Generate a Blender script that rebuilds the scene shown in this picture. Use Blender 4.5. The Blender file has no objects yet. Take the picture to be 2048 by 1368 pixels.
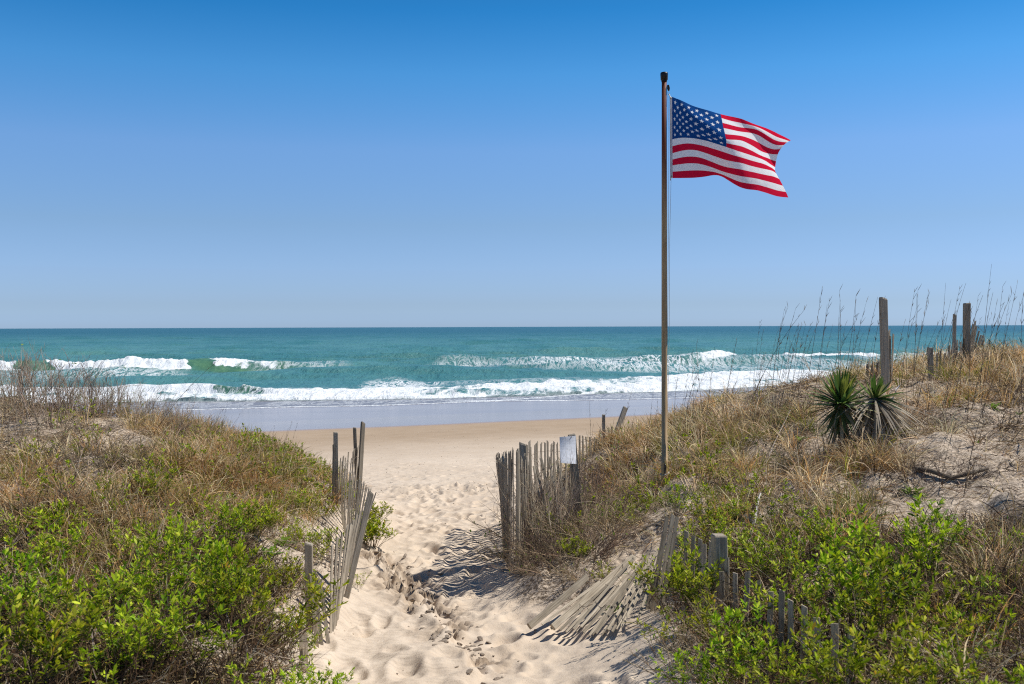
import bpy, math, random
import numpy as np
from mathutils import Vector, Matrix

random.seed(7)
RNG = np.random.default_rng(11)
SC = bpy.context.scene
COL = SC.collection
PI = math.pi

# ------------------------------------------------------------------ helpers
F = 1991.0          # focal length of the photograph in its own pixels (35 mm lens)
CZ = 6.0            # height of the camera above the sea

def horizon(u):
    return 653.5 - (u - 1024.0) * 0.0034

def W(u, v, d):
    """point of the place seen at (u, v) of the photograph and standing d metres away"""
    return (u - 1024.0) / F * d, d, CZ - (v - horizon(u)) / F * d

def tag(o, label=None, cat=None, group=None, kind=None):
    if label: o['label'] = label
    if cat: o['category'] = cat
    if group: o['group'] = group
    if kind: o['kind'] = kind
    return o

def empty(name, loc, label=None, cat=None, group=None):
    o = bpy.data.objects.new(name, None)
    o.empty_display_size = 0.1
    COL.objects.link(o)
    o.location = loc
    return tag(o, label, cat, group)

def link(name, me, mat=None, parent=None, smooth=True):
    o = bpy.data.objects.new(name, me)
    COL.objects.link(o)
    if mat is not None and len(me.materials) == 0:
        me.materials.append(mat)
    if parent is not None:
        o.parent = parent
    return o

def np_mesh(name, verts, faces, cols=None, smooth=True, attrs=None):
    """verts (n,3); faces list of arrays, each (m,3) or (m,4)"""
    me = bpy.data.meshes.new(name)
    verts = np.ascontiguousarray(verts, dtype=np.float32)
    me.vertices.add(len(verts))
    me.vertices.foreach_set('co', verts.ravel())
    idx = np.concatenate([f.ravel() for f in faces]).astype(np.int32)
    sizes = np.concatenate([np.full(len(f), f.shape[1], np.int32) for f in faces])
    starts = np.concatenate([[0], np.cumsum(sizes)[:-1]]).astype(np.int32)
    me.loops.add(len(idx))
    me.loops.foreach_set('vertex_index', idx)
    me.polygons.add(len(sizes))
    me.polygons.foreach_set('loop_start', starts)
    me.polygons.foreach_set('loop_total', sizes)
    me.polygons.foreach_set('use_smooth', np.full(len(sizes), smooth, dtype=bool))
    if cols is not None:
        a = me.color_attributes.new('tint', 'FLOAT_COLOR', 'POINT')
        c = np.ones((len(verts), 4), np.float32); c[:, :3] = cols
        a.data.foreach_set('color', c.ravel())
    if attrs:
        for k, val in attrs.items():
            a = me.attributes.new(k, 'FLOAT', 'POINT')
            a.data.foreach_set('value', np.ascontiguousarray(val, dtype=np.float32).ravel())
    me.update(calc_edges=True)
    me.validate(verbose=False)
    return me

def grid_faces(nr, nc):
    i = np.arange(nr - 1)[:, None] * nc + np.arange(nc - 1)[None, :]
    i = i.ravel()
    return np.stack([i, i + 1, i + nc + 1, i + nc], 1)

def ribbons(P, Wd, S, C):
    """P (n,k,3) centre lines, Wd (n,k) half widths, S (n,3) or (n,k,3) side vectors, C (n,3)"""
    n, k, _ = P.shape
    if S.ndim == 2: S = S[:, None, :]
    L = P - S * Wd[..., None]; R = P + S * Wd[..., None]
    V = np.stack([L, R], 2).reshape(n * k * 2, 3)
    base = (np.arange(n) * k * 2)[:, None] + (np.arange(k - 1) * 2)[None, :]
    b = base.ravel()
    Fc = np.stack([b, b + 1, b + 3, b + 2], 1)
    return V, Fc, np.repeat(C, k * 2, 0)

def tubes(P, R, C, m=3):
    """P (n,k,3), R (n,k) -> m-sided tubes"""
    n, k, _ = P.shape
    T = np.gradient(P, axis=1)
    T /= np.linalg.norm(T, axis=2, keepdims=True) + 1e-9
    up = np.where(np.abs(T[..., 2:3]) > .9, np.array([1., 0, 0]), np.array([0, 0, 1.]))
    A = np.cross(T, up); A /= np.linalg.norm(A, axis=2, keepdims=True) + 1e-9
    B = np.cross(T, A)
    ang = np.arange(m) * 2 * PI / m
    V = P[:, :, None, :] + R[:, :, None, None] * (A[:, :, None, :] * np.cos(ang)[:, None] + B[:, :, None, :] * np.sin(ang)[:, None])
    V = V.reshape(-1, 3)
    base = ((np.arange(n) * k * m)[:, None, None] + (np.arange(k - 1) * m)[None, :, None])
    j = np.arange(m)[None, None, :]; j2 = (j + 1) % m
    Fc = np.stack([(base + j).ravel(), (base + j2).ravel(), (base + m + j2).ravel(), (base + m + j).ravel()], 1)
    return V, Fc, np.repeat(C, k * m, 0)

def merge(parts):
    V, Fc, C, off = [], [], [], 0
    for v, f, c in parts:
        V.append(v); Fc.append(f + off); C.append(c); off += len(v)
    return np.concatenate(V), Fc, np.concatenate(C)

# value noise, vectorised
_perm = np.random.default_rng(3).random((256, 256)).astype(np.float64)
def vnoise(x, y, seed=0):
    x = np.asarray(x, float) + seed * 17.3; y = np.asarray(y, float) + seed * 31.7
    xi = np.floor(x).astype(int); yi = np.floor(y).astype(int)
    fx = x - xi; fy = y - yi
    fx = fx * fx * fx * (fx * (fx * 6 - 15) + 10); fy = fy * fy * fy * (fy * (fy * 6 - 15) + 10)
    a = _perm[xi & 255, yi & 255]; b = _perm[(xi + 1) & 255, yi & 255]
    c = _perm[xi & 255, (yi + 1) & 255]; d = _perm[(xi + 1) & 255, (yi + 1) & 255]
    return (a * (1 - fx) + b * fx) * (1 - fy) + (c * (1 - fx) + d * fx) * fy - .5
def fbm(x, y, o=4, seed=0):
    s = 0; a = 1
    for k in range(o):
        s = s + a * vnoise(x * 2 ** k, y * 2 ** k, seed + k * 5); a *= .5
    return s
def sstep(a, b, x):
    t = np.clip((x - a) / (b - a), 0, 1)
    return t * t * (3 - 2 * t)

# ------------------------------------------------------------------ materials
def new_mat(name):
    m = bpy.data.materials.new(name); m.use_nodes = True
    nt = m.node_tree; nt.nodes.clear()
    out = nt.nodes.new('ShaderNodeOutputMaterial')
    return m, nt, out

class G:
    """small node-graph helper"""
    def __init__(s, nt): s.nt = nt
    def n(s, t, **kw):
        nd = s.nt.nodes.new(t)
        for k, v in kw.items():
            if k in nd.inputs.keys() if isinstance(k, str) else False: pass
            setattr(nd, k, v)
        return nd
    def l(s, a, b): s.nt.links.new(a, b)
    def noise(s, vec, scale, detail=4, rough=.55, dist=0.):
        n = s.n('ShaderNodeTexNoise'); n.inputs['Scale'].default_value = scale
        n.inputs['Detail'].default_value = detail; n.inputs['Roughness'].default_value = rough
        n.inputs['Distortion'].default_value = dist
        if vec is not None: s.l(vec, n.inputs['Vector'])
        return n.outputs['Fac']
    def mapping(s, vec, scale=(1, 1, 1), loc=(0, 0, 0), rot=(0, 0, 0)):
        m = s.n('ShaderNodeMapping'); m.inputs['Scale'].default_value = scale
        m.inputs['Location'].default_value = loc; m.inputs['Rotation'].default_value = rot
        s.l(vec, m.inputs['Vector']); return m.outputs['Vector']
    def math(s, op, a, b=None, clamp=False):
        m = s.n('ShaderNodeMath', operation=op); m.use_clamp = clamp
        for i, x in enumerate((a, b)):
            if x is None: continue
            if isinstance(x, (int, float)): m.inputs[i].default_value = x
            else: s.l(x, m.inputs[i])
        return m.outputs[0]
    def ramp(s, fac, stops):
        r = s.n('ShaderNodeValToRGB'); e = r.color_ramp.elements
        while len(e) < len(stops): e.new(.5)
        for i, (p, c) in enumerate(stops):
            e[i].position = p; e[i].color = (*c, 1) if len(c) == 3 else c
        s.l(fac, r.inputs['Fac']); return r.outputs['Color']
    def sm(s, x, a, b, lo=0., hi=1.):
        m = s.n('ShaderNodeMapRange'); m.interpolation_type = 'SMOOTHSTEP'
        s.l(x, m.inputs['Value']); m.inputs['From Min'].default_value = a; m.inputs['From Max'].default_value = b
        m.inputs['To Min'].default_value = lo; m.inputs['To Max'].default_value = hi
        return m.outputs['Result']
    def mix(s, fac, a, b, mode='MIX'):
        m = s.n('ShaderNodeMix', data_type='RGBA', blend_type=mode)
        for inp, x in ((m.inputs[0], fac), (m.inputs[6], a), (m.inputs[7], b)):
            if isinstance(x, (int, float)): inp.default_value = x
            elif isinstance(x, tuple): inp.default_value = (*x, 1)
            else: s.l(x, inp)
        return m.outputs[2]
    def bump(s, h, strength, dist, normal=None):
        b = s.n('ShaderNodeBump'); b.inputs['Strength'].default_value = strength; b.inputs['Distance'].default_value = dist
        s.l(h, b.inputs['Height'])
        if normal is not None: s.l(normal, b.inputs['Normal'])
        return b.outputs['Normal']
    def attr(s, name, out='Fac'):
        a = s.n('ShaderNodeAttribute', attribute_name=name); return a.outputs[out]
    def prin(s, color=None, rough=.8, spec=.5, normal=None, ior=1.45):
        p = s.n('ShaderNodeBsdfPrincipled')
        for key, x in (('Base Color', color), ('Roughness', rough), ('Specular IOR Level', spec)):
            if x is None: continue
            if isinstance(x, (int, float)): p.inputs[key].default_value = x
            elif isinstance(x, tuple): p.inputs[key].default_value = (*x, 1)
            else: s.l(x, p.inputs[key])
        p.inputs['IOR'].default_value = ior
        if normal is not None: s.l(normal, p.inputs['Normal'])
        return p

def plant_mat(name, rough=.6, transl=.25, spec=.3, hue=True, gain=1.0):
    m, nt, out = new_mat(name); g = G(nt)
    c = g.attr('tint', 'Color')
    oi = g.n('ShaderNodeObjectInfo')
    hs = g.n('ShaderNodeHueSaturation')
    hs.inputs['Saturation'].default_value = 1.0
    if hue:
        g.l(g.sm(oi.outputs['Random'], 0, 1, .485, .512), hs.inputs['Hue'])
        g.l(g.sm(oi.outputs['Random'], 0, 1, .8 * gain, 1.15 * gain), hs.inputs['Value'])
    g.l(c, hs.inputs['Color'])
    p = g.prin(hs.outputs['Color'], rough, spec)
    if transl > 0:
        t = g.n('ShaderNodeBsdfTranslucent'); g.l(hs.outputs['Color'], t.inputs['Color'])
        mx = g.n('ShaderNodeMixShader'); mx.inputs[0].default_value = transl
        g.l(p.outputs[0], mx.inputs[1]); g.l(t.outputs[0], mx.inputs[2]); g.l(mx.outputs[0], out.inputs[0])
    else:
        g.l(p.outputs[0], out.inputs[0])
    return m

def mat_wood():
    m, nt, out = new_mat('weathered_wood'); g = G(nt)
    tc = g.n('ShaderNodeTexCoord'); oi = g.n('ShaderNodeObjectInfo')
    cb = g.n('ShaderNodeCombineXYZ'); r = g.math('MULTIPLY', oi.outputs['Random'], 37.)
    for i in range(3): g.l(r, cb.inputs[i])
    va = g.n('ShaderNodeVectorMath', operation='ADD'); g.l(tc.outputs['Object'], va.inputs[0]); g.l(cb.outputs[0], va.inputs[1])
    v = g.mapping(va.outputs[0], (1, 1, .035))
    n1 = g.noise(v, 110, 5, .6, .3); n2 = g.noise(va.outputs[0], 6, 3)
    c = g.ramp(n1, [(.3, (.18, .142, .10)), (.5, (.36, .305, .23)), (.72, (.53, .46, .365))])
    c = g.mix(g.sm(n2, .45, .75, 0, .6), c, (.20, .165, .125))
    hs = g.n('ShaderNodeHueSaturation'); g.l(c, hs.inputs['Color'])
    g.l(g.sm(oi.outputs['Random'], 0, 1, .72, 1.15), hs.inputs['Value'])
    p = g.prin(hs.outputs['Color'], .85, .2, g.bump(n1, .5, .002))
    g.l(p.outputs[0], out.inputs[0]); return m

def simple_mat(name, col, rough=.6, metal=0., bumpy=0.):
    m, nt, out = new_mat(name); g = G(nt)
    tc = g.n('ShaderNodeTexCoord'); n = g.noise(tc.outputs['Object'], 25, 4)
    c = g.mix(g.sm(n, .35, .7, 0, 1), col, tuple(x * .78 for x in col))
    p = g.prin(c, rough, .4, g.bump(n, bumpy, .005) if bumpy else None); p.inputs['Metallic'].default_value = metal
    g.l(p.outputs[0], out.inputs[0]); return m

def mat_sand():
    m, nt, out = new_mat('beach_sand'); g = G(nt)
    tc = g.n('ShaderNodeTexCoord'); P = tc.outputs['Object']
    wet = g.attr('wet'); film = g.attr('film'); damp = g.attr('damp'); litter_sh = g.attr('litter_shade')
    big = g.noise(P, .7, 5, .6); fine = g.noise(P, 260, 3, .7); med = g.noise(P, 9, 5, .65)
    grit = g.noise(P, 55, 3, .75)
    dry = g.mix(g.sm(big, .3, .7), (.60, .49, .375), (.66, .55, .43))
    dry = g.mix(g.sm(med, .35, .7, 0, .5), dry, (.50, .40, .305))
    dry = g.mix(g.sm(grit, .60, .74, 0, .45), dry, (.30, .225, .16))
    sc = g.noise(P, 21, 4, .8)
    dry = g.mix(g.math('MULTIPLY', g.sm(sc, .60, .68), g.sm(g.noise(P, 1.3, 3, .6), .48, .60)), dry, (.24, .18, .125))
    wv = g.n('ShaderNodeTexWave'); wv.wave_type = 'BANDS'; wv.bands_direction = 'Y'
    wv.inputs['Scale'].default_value = 5.5; wv.inputs['Distortion'].default_value = 5.; wv.inputs['Detail'].default_value = 3
    wv.inputs['Detail Scale'].default_value = 1.2
    g.l(g.mapping(P, (.5, 1.2, 1), rot=(0, 0, .25)), wv.inputs['Vector'])
    rip = g.attr('ripple')
    moist = g.mix(g.sm(big, .3, .7), (.37, .275, .185), (.41, .31, .215))
    c = g.mix(damp, dry, moist)
    c = g.mix(wet, c, g.mix(g.sm(g.noise(g.mapping(P, (.03, .25, 1), rot=(0, 0, .4)), 1., 5, .6), .35, .65), (.33, .235, .19), (.39, .29, .235)))
    # plant litter on the planted dune, plus shade of bank and thicket painted in
    ln = g.noise(P, 30, 5, .75)
    c = g.mix(g.math('MULTIPLY', litter_sh, g.sm(ln, .40, .60)), c, (.13, .095, .065))
    c = g.mix(g.math('MULTIPLY', g.attr('under'), g.sm(ln, .28, .5)), c, (.075, .055, .038))  # deep shadow between the near shrubs, painted as dark ground
    c = g.mix(g.math('MULTIPLY', g.attr('crust'), g.sm(g.noise(P, 14, 5, .7), .36, .56)), c, (.19, .145, .11))
    rough = g.math('SUBTRACT', .92, g.math('MULTIPLY', film, .78))
    h = g.math('ADD', g.math('MULTIPLY', fine, .12), g.math('MULTIPLY', med, .9))
    h = g.math('ADD', h, g.math('MULTIPLY', g.math('MULTIPLY', wv.outputs['Fac'], rip), .20))
    h = g.math('ADD', h, g.math('MULTIPLY', grit, .25))
    h = g.math('MULTIPLY', h, g.math('SUBTRACT', 1., g.math('MULTIPLY', film, .985)))
    nrm = g.bump(h, 1., .012)
    sp = g.math('ADD', .15, g.math('MULTIPLY', film, .36))
    p = g.prin(c, rough, sp, nrm, 1.4)
    g.l(p.outputs[0], out.inputs[0]); return m

def mat_sea():
    m, nt, out = new_mat('sea_water'); g = G(nt)
    tc = g.n('ShaderNodeTexCoord'); P = tc.outputs['Object']
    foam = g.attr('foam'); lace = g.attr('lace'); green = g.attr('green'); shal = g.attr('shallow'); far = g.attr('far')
    n1 = g.noise(g.mapping(P, (.02, .008, .03), rot=(0, 0, .1)), 1., 10, .78)
    c = g.mix(g.sm(n1, .40, .60), (.052, .185, .190), (.090, .245, .235))
    l0 = g.noise(g.mapping(P, (.35, .5, .8)), 1., 5, .65)
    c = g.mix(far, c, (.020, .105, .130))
    c = g.mix(green, c, g.mix(g.sm(l0, .35, .65), (.05, .145, .10), (.10, .225, .125)))
    c = g.mix(shal, c, (.205, .195, .205))
    # bubbles and streaks
    l1 = g.noise(g.mapping(P, (.8, .19, .3), rot=(0, 0, .3)), 1.0, 7, .72, 1.3)
    ridge = g.math('ABSOLUTE', g.math('SUBTRACT', l1, .5))
    vein = g.sm(ridge, .012, .06, 1, 0)
    l2 = g.noise(g.mapping(P, (1.1, .25, 1.), rot=(0, 0, .4)), 1., 5, .75, .6)
    lacef = g.math('MULTIPLY', lace, g.math('MAXIMUM', vein, g.sm(l2, .56, .66)), True)
    edge = g.math('ADD', foam, g.math('MULTIPLY', g.math('SUBTRACT', l2, .5), 1.1))
    ff = g.math('MAXIMUM', g.math('MULTIPLY', g.sm(edge, .38, .62), g.sm(foam, .02, .2)), lacef)
    # chop
    b1 = g.noise(g.mapping(P, (.9, .35, .5), rot=(0, 0, .35)), 1.0, 6, .62)
    b2 = g.noise(g.mapping(P, (.06, .03, .1), rot=(0, 0, .42)), 1.0, 9, .72)
    b3 = g.noise(P, 3.2, 4, .6)
    h = g.math('ADD', g.math('MULTIPLY', b1, .30), g.math('MULTIPLY', b2, 2.2))
    h = g.math('ADD', h, g.math('MULTIPLY', b3, .05))
    h = g.math('MULTIPLY', h, g.math('SUBTRACT', 1., g.math('MULTIPLY', shal, .9)))
    h = g.math('MULTIPLY', h, g.math('SUBTRACT', 1., g.math('MULTIPLY', green, .72)))
    w = g.prin(c, .34, .36, g.bump(h, 1., 1.0), 1.33)
    fn = g.noise(g.mapping(P, (1.4, .5, 1.)), 1., 6, .7)
    fm = g.prin(g.mix(g.sm(fn, .35, .65), (.70, .75, .77), (.86, .88, .89)), .9, .1, g.bump(g.math('ADD', l2, fn), .8, .38))
    mx = g.n('ShaderNodeMixShader'); g.l(ff, mx.inputs[0]); g.l(w.outputs[0], mx.inputs[1]); g.l(fm.outputs[0], mx.inputs[2])
    g.l(mx.outputs[0], out.inputs[0]); return m

def mat_flag():
    m, nt, out = new_mat('flag_cloth'); g = G(nt)
    c = g.attr('tint', 'Color')
    tc = g.n('ShaderNodeTexCoord')
    n = g.noise(tc.outputs['Object'], 900, 2)
    p = g.prin(c, 1., .03)
    t = g.n('ShaderNodeBsdfTranslucent'); g.l(c, t.inputs['Color'])
    mx = g.n('ShaderNodeMixShader'); mx.inputs[0].default_value = .46
    g.l(p.outputs[0], mx.inputs[1]); g.l(t.outputs[0], mx.inputs[2]); g.l(mx.outputs[0], out.inputs[0]); return m

def mat_pole():
    m, nt, out = new_mat('bronze_pole'); g = G(nt)
    tc = g.n('ShaderNodeTexCoord')
    n = g.noise(g.mapping(tc.outputs['Object'], (1, 1, .06)), 60, 4)
    z = g.n('ShaderNodeSeparateXYZ'); g.l(tc.outputs['Object'], z.inputs[0])
    c = g.mix(g.sm(n, .3, .7), (.33, .215, .105), (.50, .36, .20))
    c = g.mix(g.sm(z.outputs['Z'], 3.1, 4.3), c, (.15, .035, .014))
    p = g.prin(c, .6, .3, g.bump(n, .1, .001)); g.l(p.outputs[0], out.inputs[0]); return m

M = dict(sand=mat_sand(), sea=mat_sea(), wood=mat_wood(), flag=mat_flag(), pole=mat_pole(),
         leaf=plant_mat('shrub_leaf', .5, .42, .22), twig=plant_mat('twig_bark', .85, 0, .2),
         grass=plant_mat('dry_grass_blade', .7, .45, .15, hue=False),
         yucca=plant_mat('yucca_leaf', .6, .35, .18, hue=False),
         black=simple_mat('black_plastic', (.012, .011, .011), .4),
         rope=simple_mat('white_rope', (.62, .60, .55), .8),
         wire=simple_mat('rusty_wire', (.16, .12, .09), .7),
         sign=simple_mat('white_board', (.80, .80, .82), .5),
         clod=simple_mat('crusted_sand', (.38, .305, .235), .95, 0, 1.),
         metal=simple_mat('grommet_metal', (.6, .58, .5), .3, 1.))

# ------------------------------------------------------------------ world, sun, camera
SUN_AZ = math.radians(79)     # to the right of straight ahead (+Y)
SUN_EL = math.radians(56)
world = bpy.data.worlds.new('World'); SC.world = world; world.use_nodes = True
nt = world.node_tree; nt.nodes.clear(); g = G(nt)
sky = g.n('ShaderNodeTexSky', sky_type='NISHITA')
sky.sun_disc = False; sky.sun_elevation = SUN_EL; sky.sun_rotation = SUN_AZ
sky.altitude = 0; sky.air_density = 1.0; sky.dust_density = .25; sky.ozone_density = 3.5
hs = g.n('ShaderNodeHueSaturation'); hs.inputs['Saturation'].default_value = 1.25; hs.inputs['Hue'].default_value = .493
g.l(sky.outputs[0], hs.inputs['Color'])
bg = g.n('ShaderNodeBackground'); bg.inputs['Strength'].default_value = .082
gm = g.n('ShaderNodeNewGeometry'); sx = g.n('ShaderNodeSeparateXYZ'); g.l(gm.outputs['Incoming'], sx.inputs[0])
el_ = g.math('MULTIPLY', sx.outputs['Z'], -1.)     # bluer tint by height above the horizon; high stops dimmed to deepen shadows
tn = g.ramp(el_, [(0.0065, (0.3, 0.447, 0.866)), (0.022, (0.298, 0.399, 0.708)), (0.101, (0.433, 0.439, 0.564)), (0.174, (0.55, 0.534, 0.65)), (0.245, (0.348, 0.554, 0.686)), (0.303, (0.151, 0.457, 0.616)), (0.42, (0.131, 0.295, 0.394)), (0.62, (0.197, 0.271, 0.328))])
tc2 = g.mix(1., hs.outputs['Color'], tn, 'MULTIPLY')
vs = g.n('ShaderNodeVectorMath', operation='SCALE'); g.l(tc2, vs.inputs[0]); vs.inputs['Scale'].default_value = 2. / .82
g.l(vs.outputs[0], bg.inputs['Color'])
wo = g.n('ShaderNodeOutputWorld'); g.l(bg.outputs[0], wo.inputs[0])

sl = bpy.data.lights.new('sun', 'SUN'); sl.energy = 5.0; sl.angle = math.radians(.53); sl.color = (1, .955, .88)
so = bpy.data.objects.new('sun', sl); COL.objects.link(so)
SV = Vector((math.sin(SUN_AZ) * math.cos(SUN_EL), math.cos(SUN_AZ) * math.cos(SUN_EL), math.sin(SUN_EL)))
so.rotation_euler = SV.to_track_quat('Z', 'Y').to_euler(); so.location = (10, 0, 30)

cam = bpy.data.cameras.new('camera'); co = bpy.data.objects.new('camera', cam); COL.objects.link(co); SC.camera = co
co.location = (0, 0, CZ); co.rotation_euler = (PI / 2, .0034, 0)
cam.sensor_width = 36; cam.lens = 35; cam.shift_y = -30.5 / 2048; cam.clip_start = .1; cam.clip_end = 60000
cam.dof.use_dof = True; cam.dof.focus_distance = 13.; cam.dof.aperture_fstop = 5.0
SC.view_settings.view_transform = 'Standard'; SC.view_settings.look = 'None'
SC.view_settings.exposure = 0.0; SC.view_settings.gamma = 1
SC.render.resolution_x = 1024; SC.render.resolution_y = 684
SC.cycles.use_denoising = False; SC.cycles.pixel_filter_type = 'BLACKMAN_HARRIS'; SC.cycles.filter_width = 1.15
SC.cycles.max_bounces = 8; SC.cycles.transparent_max_bounces = 8
SC.cycles.sample_clamp_indirect = 4; SC.cycles.sample_clamp_direct = 3

# ------------------------------------------------------------------ terrain
SK = .42
def qof(x, y): return y - SK * np.clip(x, -400, 400)
_q = [2, 5, 7, 10, 15, 20, 30, 40, 50, 56, 65, 76, 85, 95, 110, 200, 400, 40000]
_z = [3.9, 3.65, 3.5, 3.3, 3.0, 2.7, 2.0, 1.4, .92, .70, .43, .20, .06, -.12, -.5, -2.5, -6, -40]
def zp(q): return np.interp(q, _q, _z)

CP = []   # control points x, y, height above the beach profile
def cpi(u, v, d):
    x, y, z = W(u, v, d); CP.append((x, y, z - float(zp(qof(x, y)))))
def cpw(x, y, z): CP.append((x, y, z - float(zp(qof(x, y)))))
def cp0(x, y): CP.append((x, y, 0.))
for y, a, b in [(2.5, -.5, .35), (4, -.8, .45), (5.5, -1.0, .5), (7, -1.25, .45), (8.5, -1.4, .25), (10, -1.6, .0), (12, -1.9, -.12),
                (13.5, -1.95, -.15), (15, -2.0, -.2), (17, -2.2, -.15), (19, -3.2, -.1)]:
    cp0(a, y); cp0(b, y); cp0((a + b) / 2, y)
for x, y in [(-3, 20.5), (-6, 21), (-10, 21), (-16, 21), (2, 23), (6, 25), (12, 26), (18, 27), (-3, 26), (-8, 26), (-16, 27), (0, 24), (3, 29), (10, 29), (20, 29)]:
    cp0(x, y)
for t in [(0, 1368, 5), (0, 1200, 6.5), (0, 1000, 9.5), (0, 868, 13), (0, 812, 15), (200, 1368, 5), (200, 1150, 7.5), (200, 1000, 10),
          (200, 865, 13.5), (230, 832, 14.7), (400, 1368, 5.2), (400, 1250, 6.5), (400, 1050, 9.5), (400, 915, 13), (440, 905, 14.2),
          (500, 1320, 6), (560, 1085, 9.5), (620, 1200, 8.6), (600, 1368, 6.2), (560, 960, 12.5), (600, 945, 14), (672, 1000, 14),
          (740, 990, 17), (520, 918, 15), (110, 815, 15),
          (1250, 1368, 6.3), (1400, 1368, 5.5), (1700, 1368, 5), (2048, 1368, 5), (1437, 1215, 7), (1300, 1235, 7.8), (1200, 1275, 8),
          (1100, 1215, 9.2), (1045, 1160, 10), (1165, 1075, 11.3), (1250, 1090, 10), (1325, 985, 12), (1300, 880, 15), (1200, 910, 15),
          (1400, 830, 15), (1500, 800, 14.8), (1450, 1000, 10), (1600, 1050, 8.5), (1600, 900, 12), (1700, 920, 11.5), (1700, 785, 14),
          (1800, 765, 14.5), (1850, 900, 11), (1900, 755, 14.5), (2048, 712, 15), (2048, 800, 12.5), (2048, 950, 9.5), (2048, 1100, 7.5),
          (1800, 1050, 8.5), (1800, 1200, 6.5), (1110, 975, 14.5), (1075, 1100, 11), (1050, 1212, 9.3), (1095, 1222, 9.0), (1055, 1140, 9.8), (1110, 1138, 9.75), (1165, 1150, 9.5), (1160, 1235, 8.75)]:
    cpi(*t)
for t in [(-6.5, 17.5, 3.8), (-10, 17.5, 4.1), (-4, 17.5, 3.5), (-8, 5, 4.5), (-10, 10, 4.7), (-14, 15, 5.0), (-18, 10, 5.0), (-6, 2, 4.5), (-2.6, 3, 4.3), (-14, 18, 4.3),
          (1.6, 18, 3.5), (4, 18.5, 4.1), (7, 19, 4.7), (11, 19, 5.1), (8, 5, 4.8), (12, 10, 5.4), (14, 15, 6.0), (18, 10, 6), (6, 2, 4.6), (2.2, 3, 4.25), (18, 19, 5.2)]:
    cpw(*t)
CP = np.array(CP)
def _k(r2): return .5 * r2 * np.log(r2 + 1e-9)
_n = len(CP)
_D = ((CP[:, None, :2] - CP[None, :, :2]) ** 2).sum(2)
_K = _k(_D) + np.eye(_n) * .06
_Pm = np.c_[np.ones(_n), CP[:, :2]]
_sol = np.linalg.solve(np.block([[_K, _Pm], [_Pm.T, np.zeros((3, 3))]]), np.r_[CP[:, 2], 0, 0, 0])
GX = np.arange(-20, 20.01, .1); GY = np.arange(1, 30.01, .1)
gx, gy = np.meshgrid(GX, GY)
pts = np.c_[gx.ravel(), gy.ravel()]
_H = np.zeros(len(pts))
for i in range(0, len(pts), 20000):
    p = pts[i:i + 20000]
    r2 = ((p[:, None, :] - CP[None, :, :2]) ** 2).sum(2)
    _H[i:i + 20000] = _k(r2) @ _sol[:_n] + _sol[_n] + p @ _sol[_n + 1:]
_H = np.maximum(_H.reshape(gx.shape), -.05)

def path_mid(y): return np.interp(y, [2, 5, 7, 10, 12, 15, 19, 24], [-.1, -.25, -.4, -.8, -1.0, -1.1, -1.5, -1.5])
# footprints trodden into the path and the beach beyond
_fr = np.random.default_rng(5)
FP = []
for _ in range(520):
    y = _fr.uniform(4, 22); x = path_mid(y) + _fr.normal(0, .45) * (1 + .04 * y)
    FP.append((x, y, _fr.uniform(.06, .13), _fr.uniform(.10, .17), _fr.uniform(.014, .046), _fr.normal(0, .3)))
for _ in range(260):
    y = _fr.uniform(20, 32); x = _fr.uniform(-8, 6)
    FP.append((x, y, _fr.uniform(.08, .14), _fr.uniform(.12, .2), _fr.uniform(.012, .035), _fr.uniform(-1.5, 1.5)))
FP = np.array(FP)
FX = np.arange(-9, 7, .02); FY = np.arange(3, 33, .02)
FGrid = np.zeros((len(FY), len(FX)), np.float32)
for x, y, sx, sy, dp, an in FP:
    i0 = max(0, int((x - 9 * 0 - .6 + 9) / .02)); i1 = min(len(FX), int((x + .6 + 9) / .02))
    j0 = max(0, int((y - .6 - 3) / .02)); j1 = min(len(FY), int((y + .6 - 3) / .02))
    if i1 <= i0 or j1 <= j0: continue
    X, Y = np.meshgrid(FX[i0:i1] - x, FY[j0:j1] - y)
    a = X * math.cos(an) + Y * math.sin(an); b = -X * math.sin(an) + Y * math.cos(an)
    r = np.sqrt((a / sx) ** 2 + (b / sy) ** 2)
    FGrid[j0:j1, i0:i1] += (-dp * np.exp(-r ** 4 * .8) + dp * .45 * np.exp(-((r - 1.45) / .35) ** 2))

def bil(Gd, x0, y0, st, x, y):
    fx = np.clip((x - x0) / st, 0, Gd.shape[1] - 1.001); fy = np.clip((y - y0) / st, 0, Gd.shape[0] - 1.001)
    i = fx.astype(int); j = fy.astype(int); fx = fx - i; fy = fy - j
    return (Gd[j, i] * (1 - fx) + Gd[j, i + 1] * fx) * (1 - fy) + (Gd[j + 1, i] * (1 - fx) + Gd[j + 1, i + 1] * fx) * fy

# ledge of crusted sand along the left of the trodden track
LEDGE_Y = [6.5, 7.4, 8.2, 9.2, 10.2, 11.4, 12.3]
LEDGE_X = [-.10, -.32, -.50, -.80, -1.06, -1.36, -1.75]
def ledge_x(y):
    return np.interp(y, LEDGE_Y, LEDGE_X) + .10 * vnoise(y * 3.1, y * 0, 9) + .07 * vnoise(y * 11, y * 0, 4)

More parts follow.
